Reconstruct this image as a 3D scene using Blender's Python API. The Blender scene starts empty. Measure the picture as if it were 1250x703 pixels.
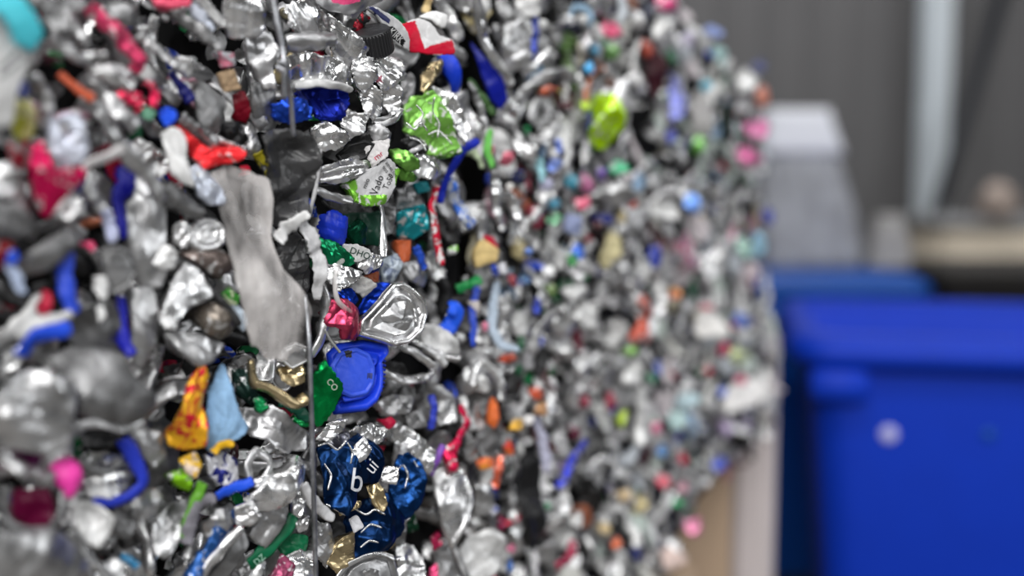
import bpy, bmesh, math, random
import numpy as np
from mathutils import Vector

sc = bpy.context.scene
COL = sc.collection
R = np.array
def nrm(v):
    v = np.asarray(v, float); return v / np.linalg.norm(v)

# ------------------------------------------------------------------ camera
FPX = 1340.0
PITCH = math.radians(5.5)
CAM = R([0, 0, 1.5])
FWD = R([0, math.cos(PITCH), -math.sin(PITCH)])
UPV = R([0, math.sin(PITCH), math.cos(PITCH)])
RGT = R([1.0, 0, 0])
def ray(x, y):
    return FWD + (x - 625.0) / FPX * RGT + (351.5 - y) / FPX * UPV
def at_depth(x, y, d):
    return CAM + ray(x, y) * d
# bale side: a vertical plane running away from the camera to the right
NB = nrm([0.8485, -0.529, 0]); UB = R([0.529, 0.8485, 0]); CB = -0.6527
def on_face(x, y, off=0.0):
    r = ray(x, y)
    return CAM + r * ((CB + off) / (NB @ r))
def to_px(P):
    d = P - CAM
    z = d @ FWD
    return 625 + FPX * (d @ RGT) / z, 351.5 - FPX * (d @ UPV) / z

cam = bpy.data.cameras.new('camera'); cam_o = bpy.data.objects.new('camera', cam); COL.objects.link(cam_o)
cam.sensor_width = 36; cam.lens = 36 * FPX / 1250
cam_o.location = CAM; cam_o.rotation_euler = (math.pi / 2 - PITCH, 0, 0)
cam.dof.use_dof = True; cam.dof.focus_distance = 0.965; cam.dof.aperture_fstop = 1.38
cam.clip_start = 0.02
sc.camera = cam_o

# ------------------------------------------------------------------ materials
def lin(c):
    c = c / 255.0
    return c / 12.92 if c <= 0.04045 else ((c + 0.055) / 1.055) ** 2.4
def L3(rgb): return (lin(rgb[0]), lin(rgb[1]), lin(rgb[2]), 1)
MATS = {}
def base_mat(name):
    m = bpy.data.materials.new(name); m.use_nodes = True
    nt = m.node_tree; return m, nt, nt.nodes['Principled BSDF']
def crinkle(nt, b, strength, scales=(70, 260), dist=0.003):
    tc = nt.nodes.new('ShaderNodeTexCoord')
    n1 = nt.nodes.new('ShaderNodeTexNoise'); n1.inputs['Scale'].default_value = scales[0]; n1.inputs['Detail'].default_value = 3
    n1.inputs['Distortion'].default_value = .8
    v = nt.nodes.new('ShaderNodeTexVoronoi'); v.feature = 'F1'; v.inputs['Scale'].default_value = scales[1]
    mx = nt.nodes.new('ShaderNodeMath'); mx.operation = 'MULTIPLY_ADD'; mx.inputs[1].default_value = .12
    nt.links.new(tc.outputs['Object'], n1.inputs['Vector']); nt.links.new(tc.outputs['Object'], v.inputs['Vector'])
    nt.links.new(v.outputs['Distance'], mx.inputs[0]); nt.links.new(n1.outputs['Fac'], mx.inputs[2])
    bp = nt.nodes.new('ShaderNodeBump'); bp.inputs['Strength'].default_value = strength; bp.inputs['Distance'].default_value = dist
    nt.links.new(mx.outputs[0], bp.inputs['Height']); nt.links.new(bp.outputs['Normal'], b.inputs['Normal'])
    return tc
def folds(nt, b, sc1=75, st=.75):
    tc = nt.nodes.new('ShaderNodeTexCoord')
    n1 = nt.nodes.new('ShaderNodeTexNoise'); n1.noise_type = 'RIDGED_MULTIFRACTAL'; n1.normalize = True
    n1.inputs['Scale'].default_value = sc1; n1.inputs['Detail'].default_value = 2.5; n1.inputs['Distortion'].default_value = .4
    bp = nt.nodes.new('ShaderNodeBump'); bp.inputs['Strength'].default_value = st; bp.inputs['Distance'].default_value = .004
    nt.links.new(tc.outputs['Object'], n1.inputs['Vector']); nt.links.new(n1.outputs['Fac'], bp.inputs['Height']); nt.links.new(bp.outputs['Normal'], b.inputs['Normal'])
    return tc
def dirt(nt, b, tc, col, col2, scale=60, lo=.45, hi=.62, link='Base Color'):
    n = nt.nodes.new('ShaderNodeTexNoise'); n.inputs['Scale'].default_value = scale; n.inputs['Detail'].default_value = 7; n.inputs['Distortion'].default_value = .7
    r = nt.nodes.new('ShaderNodeValToRGB'); r.color_ramp.elements[0].position = lo; r.color_ramp.elements[1].position = hi
    r.color_ramp.elements[0].color = col; r.color_ramp.elements[1].color = col2
    nt.links.new(tc.outputs['Object'], n.inputs['Vector']); nt.links.new(n.outputs['Fac'], r.inputs['Fac'])
    nt.links.new(r.outputs['Color'], b.inputs[link])
METAL = {'brt': ((.80, .80, .81), .30, .14), 'alu': ((.54, .54, .55), .36, .16), 'dul': ((.27, .27, .275), .42, .18), 'drk': ((.06, .06, .062), .44, .25),
         'crk': ((.90, .90, .91), .24, 0), 'gld': ((.60, .48, .28), .26, .2), 'stl': ((.42, .43, .46), .35, .1), 'wht': ((.76, .76, .76), .42, .15)}
def mat(spec):
    if spec in MATS: return MATS[spec]
    m, nt, b = base_mat('scrap ' + spec.replace(':', ' ').replace('/', ' '))
    if spec in METAL:
        c, ro, bs = METAL[spec]
        b.inputs['Metallic'].default_value = .9 if spec != 'wht' else .3
        b.inputs['Roughness'].default_value = ro
        tc = crinkle(nt, b, bs) if spec != 'crk' else folds(nt, b)
        dirt(nt, b, tc, tuple(x * .5 for x in c) + (1,), c + (1,), 40, .36, .56)
        rn = nt.nodes.new('ShaderNodeTexNoise'); rn.inputs['Scale'].default_value = 55; rr_ = nt.nodes.new('ShaderNodeMapRange'); rr_.inputs[1].default_value = .35; rr_.inputs[2].default_value = .65; rr_.inputs[3].default_value = ro - .07; rr_.inputs[4].default_value = ro + .14
        nt.links.new(tc.outputs['Object'], rn.inputs['Vector']); nt.links.new(rn.outputs['Fac'], rr_.inputs[0]); nt.links.new(rr_.outputs[0], b.inputs['Roughness'])
    elif spec == 'film' or spec == 'smoke':
        out = nt.nodes['Material Output']
        tr = nt.nodes.new('ShaderNodeBsdfTransparent'); mx = nt.nodes.new('ShaderNodeMixShader')
        b.inputs['Base Color'].default_value = (.66, .63, .62, 1) if spec == 'film' else (.045, .045, .047, 1)
        b.inputs['Roughness'].default_value = .32
        tc = crinkle(nt, b, .3 if spec == 'film' else .7, (60, 200))
        n = nt.nodes.new('ShaderNodeTexNoise'); n.inputs['Scale'].default_value = 28; n.inputs['Detail'].default_value = 4
        mr = nt.nodes.new('ShaderNodeMapRange'); mr.inputs[1].default_value = .3; mr.inputs[2].default_value = .7
        mr.inputs[3].default_value = .0 if spec == 'film' else .72; mr.inputs[4].default_value = .7 if spec == 'film' else 1
        mp = nt.nodes.new('ShaderNodeMapping'); mp.inputs['Scale'].default_value = (1.6, 1.6, .35)
        nt.links.new(tc.outputs['Object'], mp.inputs['Vector']); nt.links.new(mp.outputs[0], n.inputs['Vector']); nt.links.new(n.outputs['Fac'], mr.inputs[0]); nt.links.new(mr.outputs[0], mx.inputs[0])
        nt.links.new(tr.outputs[0], mx.inputs[1]); nt.links.new(b.outputs[0], mx.inputs[2]); nt.links.new(mx.outputs[0], out.inputs[0])
    else:
        k, c = spec.split(':')
        cs = [L3([float(v) for v in q.split(',')]) for q in c.split('/')]
        b.inputs['Specular IOR Level'].default_value = .28
        if k == 'h':      # tinted smooth metal
            b.inputs['Metallic'].default_value = .85; b.inputs['Roughness'].default_value = .3
            tc = folds(nt, b, 60, .45)
            dirt(nt, b, tc, tuple(x * .55 for x in cs[0][:3]) + (1,), cs[0], 60, .4, .6)
        elif k == 'p':      # plastic
            b.inputs['Base Color'].default_value = cs[0]; b.inputs['Roughness'].default_value = .38
            crinkle(nt, b, .2)
        elif k == 'm':    # matt paper or card
            b.inputs['Roughness'].default_value = .8
            tc = crinkle(nt, b, .3)
            dirt(nt, b, tc, tuple(x * .8 for x in cs[0][:3]) + (1,), cs[0], 120)
        elif k == 'f':    # printed foil
            b.inputs['Metallic'].default_value = .55; b.inputs['Roughness'].default_value = .3
            tc = crinkle(nt, b, .2)
            dirt(nt, b, tc, (.6, .6, .6, 1), cs[0], 130, .36, .41)
        elif k == 'n':    # two printed colours
            b.inputs['Metallic'].default_value = .35; b.inputs['Roughness'].default_value = .35
            tc = crinkle(nt, b, .4)
            dirt(nt, b, tc, cs[0], cs[1], 105, .49, .52)
        elif k == 'g':    # print with fine pale scratches
            b.inputs['Metallic'].default_value = .45; b.inputs['Roughness'].default_value = .3
            tc = folds(nt, b, 70, .6)
            dirt(nt, b, tc, cs[1], cs[0], 120, .39, .42)
    MATS[spec] = m
    return m

# ------------------------------------------------------------------ mesh helpers
def link_mesh(name, V, F, mats, parent=None, loc=None, smooth=True, midx=None, solid=0.0):
    me = bpy.data.meshes.new(name)
    me.from_pydata([tuple(v) for v in V], [], F)
    for m in mats: me.materials.append(m)
    if midx is not None: me.polygons.foreach_set('material_index', midx)
    if smooth: me.polygons.foreach_set('use_smooth', [True] * len(me.polygons))
    me.update()
    o = bpy.data.objects.new(name, me); COL.objects.link(o)
    if loc is not None: o.location = tuple(loc)
    if parent is not None: o.parent = parent
    if solid:
        s = o.modifiers.new('thickness', 'SOLIDIFY'); s.thickness = solid; s.offset = -1
    return o
def empty(name, loc=(0, 0, 0), rz=0):
    o = bpy.data.objects.new(name, None); COL.objects.link(o); o.location = tuple(loc); o.rotation_euler = (0, 0, rz)
    o.empty_display_size = .05
    return o
def catmull(P, n, closed=False):
    P = np.asarray(P, float); N = len(P)
    out = []
    segs = N if closed else N - 1
    for s in range(n):
        t = s / (n if closed else n - 1) * segs
        i = min(int(t), segs - 1); f = t - i
        if closed: p0, p1, p2, p3 = P[(i - 1) % N], P[i % N], P[(i + 1) % N], P[(i + 2) % N]
        else:
            p1, p2 = P[i], P[i + 1]
            p0 = P[i - 1] if i > 0 else 2 * p1 - p2
            p3 = P[i + 2] if i + 2 < N else 2 * p2 - p1
        out.append(.5 * ((2 * p1) + (-p0 + p2) * f + (2 * p0 - 5 * p1 + 4 * p2 - p3) * f * f + (-p0 + 3 * p1 - 3 * p2 + p3) * f ** 3))
    return np.array(out)
def poly_resample(P, n):
    P = np.asarray(P, float); Q = np.vstack([P, P[:1]])
    d = np.linalg.norm(np.diff(Q, axis=0), axis=1); s = np.concatenate([[0], np.cumsum(d)])
    t = np.linspace(0, s[-1], n, endpoint=False)
    return np.stack([np.interp(t, s, Q[:, 0]), np.interp(t, s, Q[:, 1])], 1)
def area_centroid(P):
    x, y = P[:, 0], P[:, 1]; x2, y2 = np.roll(x, -1), np.roll(y, -1)
    c = x * y2 - x2 * y; A = c.sum() / 2
    if abs(A) < 1e-9: return abs(A), P.mean(0)
    return abs(A), R([((x + x2) * c).sum(), ((y + y2) * c).sum()]) / (6 * A)
def inside(poly, x, y):
    c = False; n = len(poly); j = n - 1
    for i in range(n):
        if (poly[i][1] > y) != (poly[j][1] > y) and x < (poly[j][0] - poly[i][0]) * (y - poly[i][1]) / (poly[j][1] - poly[i][1]) + poly[i][0]: c = not c
        j = i
    return c
def pts(s): return np.array([[float(v) for v in q.split(',')] for q in s.split()])

class Relief:
    """piecewise-linear folds: creased facets like crumpled sheet metal"""
    def __init__(s, rs, size, cr, dome, bend, ha, hb, fine=0):
        s.t = []
        for L, w in ((.95, 1.), (.6, 1.), (.42, 1.), (.3, .9), (.2, .9), (.13, .7)) + (((.17, 1.1), (.12, 1.1), (.085, 1.), (.085, 1.), (.06, .8)) if fine else ()):
            th = rs.uniform(0, math.pi); Lm = size * L * rs.uniform(.8, 1.25)
            s.t.append((math.cos(th) / Lm, math.sin(th) / Lm, rs.uniform(0, 2), Lm * cr * .42 * w))
        s.w = (size * .07, rs.uniform(2, 5) / size, rs.uniform(2, 5) / size, rs.uniform(0, 6))
        s.dome = dome * size; s.ha = ha; s.hb = hb
        th = rs.uniform(0, math.pi); s.bd = (math.cos(th), math.sin(th)); s.bk = bend / size
    def __call__(s, a, b):
        w, k1, k2, p = s.w
        a2 = a + w * np.sin(b * k1 + p); b2 = b + w * np.sin(a * k2 + 2 * p)
        h = np.zeros_like(a)
        for cx, cy, ph, A in s.t:
            h = h + A * (np.abs((a2 * cx + b2 * cy + ph) % 2 - 1) - .5)
        h = h + s.dome * (1 - np.clip((a / s.ha) ** 2 + (b / s.hb) ** 2, 0, 1.4))
        return h - s.bk * (a * s.bd[0] + b * s.bd[1]) ** 2

class Frame:
    def __init__(s, O, m):
        s.O = R(O); s.m = nrm(m)
        s.e1 = nrm(np.cross([0, 0, 1.0], s.m)); s.e2 = np.cross(s.m, s.e1)
    def ab(s, x, y):
        r = ray(x, y); d = s.O - CAM
        P = r * ((d @ s.m) / (r @ s.m)) - d
        return P @ s.e1, P @ s.e2
    def local(s, a, b, h):
        return np.multiply.outer(a, s.e1) + np.multiply.outer(b, s.e2) + np.multiply.outer(h, s.m)
def face_frame(x, y, off, rs, tilt, w=.5):
    O = on_face(x, y, off); v = nrm(CAM - O)
    m = nrm(NB * (1 - w) + v * w + rs.normal(0, tilt, 3) * .5)
    if m @ v < .35: m = nrm(m + v * .6)
    return Frame(O, m)
# image cells already taken by a described piece, so that the loose filling goes only where it shows
CELL = 6
COVER = np.zeros((150, 240), bool)          # image points -90..810 by -90..1350
def mark(P):
    x0, y0 = P.min(0); x1, y1 = P.max(0)
    for j in range(int((y0 + 90) // CELL), int((y1 + 90) // CELL) + 1):
        for i in range(int((x0 + 90) // CELL), int((x1 + 90) // CELL) + 1):
            if 0 <= j < 150 and 0 <= i < 240 and inside(P, i * CELL - 87, j * CELL - 87): COVER[j, i] = True
def mark_line(P, w):
    for x, y in catmull(P, 24) if len(P) > 2 else np.linspace(P[0], P[1], 24):
        r = max(w / 2 - 2, 1)
        for dx in (-r, 0, r):
            for dy in (-r, 0, r):
                j = int((y + dy + 90) // CELL); i = int((x + dx + 90) // CELL)
                if 0 <= j < 150 and 0 <= i < 240: COVER[j, i] = True
def covered(x0, y0, x1, y1):
    s = COVER[max(int((y0 + 90) // CELL), 0):int((y1 + 90) // CELL) + 1, max(int((x0 + 90) // CELL), 0):int((x1 + 90) // CELL) + 1]
    return s.mean() if s.size else 1.0
# ------------------------------------------------------------------ crumpled sheets and strips
ENTRIES = []          # (object, kind, phrase, px, py, size, landmark, bale)
CAT = {'can_strip': 'can strip', 'metal_scrap': 'metal scrap', 'can_scrap': 'can scrap', 'crushed_can': 'crushed can', 'metal_strip': 'metal strip', 'lid_disc': 'can lid', 'plastic_scrap': 'plastic scrap', 'bottle_cap': 'bottle cap',
       'plastic_film': 'plastic film', 'plastic_strip': 'plastic strip', 'foil_scrap': 'foil scrap', 'paper_scrap': 'paper scrap', 'plastic_string': 'cord', 'rim_fragment': 'can rim'}
SEED = [100]
def next_rs(seed=None):
    SEED[0] += 1
    return np.random.RandomState(SEED[0] if seed is None else seed)
def polar_sheet(P, rel, K, M, skirt, jag, rs, prof=None, curl=1.0):
    """(a, b, h, faces) of a star-shaped sheet with its edge folded back"""
    A, c = area_centroid(P); size = math.sqrt(max(A, 1e-8))
    B = poly_resample(P, M)
    ph = rs.uniform(0, 6, 3)
    th = np.linspace(0, 2 * math.pi, M, endpoint=False)
    B = c + (B - c) * (1 + jag * (np.sin(th * 5 + ph[0]) * .4 + np.sin(th * 11 + ph[1]) * .35 + np.sin(th * 23 + ph[2]) * .3) + rs.uniform(-.7, .7, M) * jag * min(1, 40 / M))[:, None]
    ns = 4 if skirt > 0 else 0
    part = np.clip(.55 + .9 * np.sin(th * rs.choice([1, 2]) + ph[2]), .06, 1.1)
    a = [R([c[0]])]; b = [R([c[1]])]; h = [rel(R([c[0]]), R([c[1]])) + (prof(0.0) * size if prof else 0)]
    for k in range(1, K + 1):
        r = (k / K) ** .85
        q = c + (B - c) * r
        hh = rel(q[:, 0], q[:, 1])
        if prof: hh = hh + prof(r) * size
        a.append(q[:, 0]); b.append(q[:, 1]); h.append(hh)
    for j in range(ns):
        t = j / (ns - 1)
        q = c + (B - c) * (1 - .10 * curl * (part * t)[:, None])
        hh = rel(q[:, 0], q[:, 1]) - skirt * t * part * (1 + .35 * np.sin(th * 3 + ph[1]))
        if prof: hh = hh + prof(1.0) * size
        a.append(q[:, 0]); b.append(q[:, 1]); h.append(hh)
    T = K + ns
    F = [(0, 1 + i, 1 + (i + 1) % M) for i in range(M)]
    for k in range(T - 1):
        if k == K - 1 and ns: continue          # a sharp edge between the sheet and its folded-back rim
        s0 = 1 + k * M; s1 = s0 + M
        F += [(s0 + i, s1 + i, s1 + (i + 1) % M, s0 + (i + 1) % M) for i in range(M)]
    return np.concatenate(a), np.concatenate(b), np.concatenate(h), F
PROF = {'lid': lambda r: (.06 * math.sin((r - .86) / .14 * math.pi) if r > .86 else -.06 if r > .76 else .01),
        'dish': lambda r: -.10 * (1 - r * r) + (.05 if .86 < r < .95 else 0),
        'can': lambda r: (.07 * math.sin((r - .86) / .14 * math.pi) if r > .86 else -.09 if r > .76 else -.09 + .07 * (.76 - r) / .1 if r > .66 else -.02 - .12 * (1 - r / .66)),
        'cup': lambda r: -.35 * (1 - r ** 2),
        'ring': lambda r: .06 * math.sin(r * 16)}
def register(o, kind, phrase, x, y, size, bale=None):
    lm = phrase.startswith('*')
    ENTRIES.append([o, kind, phrase.lstrip('*'), x, y, size, lm, bale or ('near' if x < 566 else 'far')])
def I(kind, phrase, ms, off, poly, cr=.35, dome=.03, bend=.2, sk=9, tilt=.25, K=14, M=48, prof=None, paint=(), jag=.05, w=.5, seed=None, parent=None, th=.8, curl=1.0, name=None, split=None):
    """a crumpled sheet whose outline is given in image points on the bale's side; off and sk in mm"""
    P = pts(poly) if isinstance(poly, str) else np.asarray(poly, float)
    rs = next_rs(seed)
    _, c = area_centroid(P)
    fr = face_frame(c[0], c[1], off / 1000, rs, tilt, w)
    Q = R([fr.ab(x, y) for x, y in P])
    A, _ = area_centroid(Q); size = math.sqrt(A)
    rel = Relief(rs, size, cr, dome, bend, max(abs(Q[:, 0]).max(), 1e-4), max(abs(Q[:, 1]).max(), 1e-4))
    if prof: jag = 0
    a, b, h, F = polar_sheet(Q, rel, K, M, sk / 1000, jag, rs, PROF[prof] if prof else None, curl)
    V = fr.local(a, b, h)
    mats = [mat(ms)]; midx = None
    if paint:
        x, y = to_px_flat(fr, a, b); midx = [0] * len(F)
        for pm, pp in paint:
            mats.append(mat(pm)); k = len(mats) - 1; pp = pts(pp)
            for i, f in enumerate(F):
                fx = sum(x[v] for v in f) / len(f); fy = sum(y[v] for v in f) / len(f)
                if inside(pp, fx, fy): midx[i] = k
    cut = None
    if prof in ('lid', 'can'): cut = (int(K * .9 ** (1 / .85)), 'seam')
    elif kind == 'crushed_can' and split is not False: cut = (K, 'folded_rim')
    if cut:
        n0 = M + (cut[0] - 1) * M if cut[0] < K else M + (K - 1) * M
        F2 = F[n0:]; F = F[:n0]; m2 = midx[n0:] if midx else None; midx = midx[:n0] if midx else None
    o = link_mesh(name or kind, V, F, mats, loc=fr.O, midx=midx, solid=th / 1000)
    if cut: trim(o); trim(link_mesh(cut[1], V, F2, mats, parent=o, midx=m2, solid=th / 1000))
    if parent is not None:
        o.parent = parent[0] if isinstance(parent, tuple) else parent
        o.location = Vector(fr.O) - o.parent.location
    else:
        register(o, kind, phrase, c[0], c[1], size)
    if off > -12: mark(P)
    o_fr = (o, fr, rel)
    return o_fr
def trim(o):
    bm = bmesh.new(); bm.from_mesh(o.data)
    bmesh.ops.delete(bm, geom=[v for v in bm.verts if not v.link_faces], context='VERTS')
    bm.to_mesh(o.data); bm.free()
def to_px_flat(fr, a, b):
    P = fr.O + fr.local(a, b, np.zeros_like(a)) - CAM
    z = P @ FWD
    return 625 + FPX * (P @ RGT) / z, 351.5 - FPX * (P @ UPV) / z
def strip_grid(C, W, n, mcross, rs, cr, arch, kink=.35):
    """C: metric centreline, W: widths -> a, b, h, faces of an arched, creased band"""
    C0 = np.asarray(C, float); d0 = np.concatenate([[0], np.cumsum(np.linalg.norm(np.diff(C0, axis=0), axis=1))]); tt = np.linspace(0, 1, n) * (len(C0) - 1)
    lin_ = np.stack([np.interp(tt, np.arange(len(C0)), C0[:, k]) for k in (0, 1)], 1)
    C = catmull(C0, n) * (1 - kink) + lin_ * kink; W = np.interp(np.linspace(0, 1, n), np.linspace(0, 1, len(W)), W)
    T = np.gradient(C, axis=0); T /= np.maximum(np.linalg.norm(T, axis=1), 1e-9)[:, None]
    N = np.stack([-T[:, 1], T[:, 0]], 1)
    L = np.linalg.norm(np.diff(C, axis=0), axis=1).sum(); wm = W.mean()
    ph = rs.uniform(0, 6, 4); sgn = rs.choice([-1, 1])
    a = []; b = []; h = []
    s = np.linspace(0, 1, n)
    taper = np.minimum(1, np.minimum(s, 1 - s) * 14 + .6) * (1 + rs.uniform(-.16, .16, n) * min(1, cr * 4))
    lon = wm * cr * (np.abs((s * L / (wm * 1.3) + ph[0]) % 2 - 1) - .5 + .6 * np.sin(s * 4 + ph[1]) + .4 * np.abs((s * L / (wm * .55) + ph[2]) % 2 - 1))
    for t in np.linspace(-1, 1, mcross):
        off = t * W / 2 * taper * (1 + .12 * np.sin(s * 17 + ph[3] + t))
        a.append(C[:, 0] + N[:, 0] * off); b.append(C[:, 1] + N[:, 1] * off)
        e = abs(t)
        h.append(lon + W * arch * (1 - t * t) + sgn * t * W * .22 * np.sin(s * 5 + ph[2]) - W * .10 * (e > .95))
    a = np.stack(a, 1).ravel(); b = np.stack(b, 1).ravel(); h = np.stack(h, 1).ravel()
    F = [(i * mcross + j, i * mcross + j + 1, (i + 1) * mcross + j + 1, (i + 1) * mcross + j) for i in range(n - 1) for j in range(mcross - 1)]
    return a, b, h, F
def S(kind, phrase, ms, off, line, width, cr=.3, arch=.14, tilt=.3, n=34, mc=9, w=.5, seed=None, parent=None, th=.6, name=None):
    """a bent band of metal or plastic along a centreline of image points; widths in image points"""
    P = pts(line) if isinstance(line, str) else np.asarray(line, float)
    W = R(width if isinstance(width, (list, tuple)) else [width], float)
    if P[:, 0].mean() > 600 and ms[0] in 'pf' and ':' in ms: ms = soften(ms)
    rs = next_rs(seed)
    c = catmull(P, 21)[10] if len(P) > 2 else P.mean(0)
    fr = face_frame(c[0], c[1], off / 1000, rs, tilt, w)
    C = R([fr.ab(x, y) for x, y in P])
    sp = np.linalg.norm(R(fr.ab(c[0] + 5, c[1] + 5)) - R(fr.ab(c[0] - 5, c[1] - 5))) / 14.142
    a, b, h, F = strip_grid(C, W * sp, n, mc, rs, cr, arch)
    V = fr.local(a, b, h)
    o = link_mesh(name or kind, V, F, [mat(ms)], loc=fr.O, solid=th / 1000)
    L = np.linalg.norm(np.diff(C, axis=0), axis=1).sum()
    if parent is not None:
        o.parent = parent; o.location = Vector(fr.O) - parent.location
    else:
        register(o, kind, phrase, c[0], c[1], math.sqrt(L * W.mean() * sp))
    if off > -12: mark_line(P, W.mean())
    return o, fr, None
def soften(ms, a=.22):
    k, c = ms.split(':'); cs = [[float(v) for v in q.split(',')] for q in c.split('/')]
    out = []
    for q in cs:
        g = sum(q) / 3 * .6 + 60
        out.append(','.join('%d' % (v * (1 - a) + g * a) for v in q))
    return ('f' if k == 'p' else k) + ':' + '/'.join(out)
def B(kind, phrase, ms, off, x, y, ww, hh, rot=None, **k):
    rs = np.random.RandomState(int(x * 7 + y * 13) % 99991)
    n = rs.randint(7, 10); th = np.sort((np.arange(n) + rs.uniform(-.3, .3, n)) / n * 2 * math.pi)
    rr = rs.uniform(.62, 1.2, n)
    P = np.stack([np.cos(th) * rr * ww / 2, np.sin(th) * rr * hh / 2], 1)
    r = math.radians(rot if rot is not None else rs.uniform(-15, 15))
    P = P @ R([[math.cos(r), -math.sin(r)], [math.sin(r), math.cos(r)]]) + R([x, y])
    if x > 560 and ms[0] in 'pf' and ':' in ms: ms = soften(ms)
    k.setdefault('K', 8); k.setdefault('M', 30); k.setdefault('cr', .55); k.setdefault('jag', .09); k.setdefault('bend', .4); k.setdefault('tilt', .4); k.setdefault('w', .6)
    return I(kind, phrase, ms, off, P, **k)
def tube(path, r, n=10, close=False):
    P = np.asarray(path, float); m = len(P)
    T = np.gradient(P, axis=0); T /= np.linalg.norm(T, axis=1)[:, None]
    V = []; up = R([.31, .22, .92])
    for i in range(m):
        e1 = nrm(np.cross(T[i], up)); e2 = np.cross(T[i], e1); rr = r[i] if hasattr(r, '__len__') else r
        for j in range(n):
            t = 2 * math.pi * j / n
            V.append(P[i] + rr * (math.cos(t) * e1 + math.sin(t) * e2))
    F = [(i * n + j, i * n + (j + 1) % n, (i + 1) * n + (j + 1) % n, (i + 1) * n + j) for i in range(m - 1) for j in range(n)]
    F += [tuple(range(n))[::-1], tuple((m - 1) * n + j for j in range(n))]
    return V, F
def cord(kind, phrase, ms, line, r_px, off=10, name=None, parent=None, sag=None):
    """a round strand through image points; off may be one value per point"""
    P = pts(line); offs = off if isinstance(off, (list, tuple)) else [off] * len(P)
    W = R([on_face(x, y, o / 1000) for (x, y), o in zip(P, offs)])
    W = catmull(W, 8 * len(W))
    O = W.mean(0); d = (O - CAM) @ FWD
    V, F = tube(W - O, r_px / FPX * d)
    o = link_mesh(name or kind, V, F, [mat(ms)], loc=O)
    if parent is not None: o.parent = parent; o.location = Vector(O) - parent.location
    else: register(o, kind, phrase, P[:, 0].mean(), P[:, 1].mean(), .02)
    return o
def text_on(item, s, x, y, hpx, ang, ms, name='lettering', lift=.0012, sx=1.0):
    """raised print that follows a sheet's folds"""
    o, fr, rel = item
    cu = bpy.data.curves.new('t', 'FONT'); cu.body = s; cu.align_x = 'CENTER'; cu.align_y = 'CENTER'; cu.size = 1.0; cu.resolution_u = 3
    to = bpy.data.objects.new('t', cu); me = bpy.data.meshes.new_from_object(to)
    bpy.data.objects.remove(to)
    V = R([v.co[:2] for v in me.vertices]); F = [tuple(p.vertices) for p in me.polygons]
    t = math.radians(ang)
    X = x + hpx * 1.35 * (V[:, 0] * sx * math.cos(t) + V[:, 1] * math.sin(t)); Y = y + hpx * 1.35 * (V[:, 0] * sx * math.sin(t) - V[:, 1] * math.cos(t))
    ab = R([fr.ab(px, py) for px, py in zip(X, Y)])
    h = (rel(ab[:, 0], ab[:, 1]) if rel else np.zeros(len(ab))) + lift
    bpy.data.meshes.remove(me)
    t_o = link_mesh(name, fr.local(ab[:, 0], ab[:, 1], h), F, [mat(ms)], parent=o, smooth=False)
    return t_o

def edges(parent, ms, off, *lines, w=1.6, name='torn_edge'):
    for l in lines: S(0, '', ms, off, l, [w * .6, w, w * .8], parent=parent, name=name, cr=.3, arch=.2, n=20, mc=5, tilt=.05)
# ------------------------------------------------------------------ the near bale: pieces beside the camera, upper corner
p, f = 'plastic_scrap', 'can_scrap'
ms_, st, lidk = 'metal_strip', 'metal_strip', 'lid_disc'
LG = 'm:188,188,188'
I(p, '*cyan plastic flap', 'p:80,200,216', 34, '-25,-25 8,-18 26,-3 38,13 56,40 51,53 43,61 32,56 19,36 0,15 -25,5', cr=.1, sk=6)
it = I('paper_scrap', '*pale grey printed carton with dark lines', 'm:200,200,200', 26, '-30,8 0,17 17,32 38,60 40,70 26,96 17,111 15,152 -30,155', cr=.12, sk=8,
  paint=[('m:120,120,122', '-5,82 34,52 36,56 -3,88'), ('m:120,120,122', '-5,94 34,66 34,70 -3,99')])
I(f, 'cream and yellow can scrap', 'n:205,200,150/170,170,60', 6, '14,120 28,112 44,140 40,168 22,170 12,150')
I(f, 'violet blue can scrap', 'f:85,95,160', 16, '20,103 30,98 35,112 29,122 22,117')
S(ms_, 'curled grey metal strip', 'alu', 4, '38,92 52,112 58,138 55,160', 16)
I(f, 'olive grey crumpled can side', 'dul', -6, '56,2 78,-6 104,0 112,22 100,44 84,55 66,48 58,24', cr=.5)
S(ms_, 'pale folded metal strip', 'alu', 12, '57,47 80,60 103,72 132,69', 15)
S(ms_, 'short bright metal strip', 'alu', 8, '80,14 92,33 106,54', 11)
S('foil_scrap', '*pink twisted foil band', 'f:222,70,112', 10, '110,9 128,25 145,41 158,57 166,75 161,88', [13, 19, 20, 17, 12], cr=.4)
I(f, 'dark grey crumpled can side', 'dul', -4, '130,8 150,4 168,14 170,30 148,33 132,24', cr=.5)
S(ms_, 'knobbed grey metal strip', 'alu', 8, '168,44 178,52 196,63 216,80', [17, 9, 10, 12])
S(ms_, 'white metal strip', 'brt', 12, '106,76 130,92 163,106', [12, 17, 15])
I(f, 'silver can scrap', 'alu', 4, '128,80 146,78 164,88 168,104 150,106 132,96')
I(f, 'dark maroon can scrap', 'f:70,40,48', -6, '48,66 72,70 80,76 60,78')
S('plastic_strip', 'orange plastic strip', 'p:205,98,68', 8, '72,90 90,105 114,122', 10, cr=.1)
S(ms_, 'long grey metal strip', 'alu', 10, '106,102 130,120 150,140 168,156', [20, 24, 22])
S(ms_, 'dull grey metal strip', 'alu', 4, '96,122 118,134 140,154', 19)
I(f, '*red can scrap folded flat', 'f:208,38,78', 12, '139,113 157,111 173,114 167,126 150,127')
S('foil_scrap', 'curved red foil band', 'f:205,35,78', 14, '179,98 189,112 187,131', [8, 12, 10], cr=.15)
I(f, 'white can scrap', 'wht', 8, '166,82 178,80 190,92 186,98 172,94')
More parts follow.
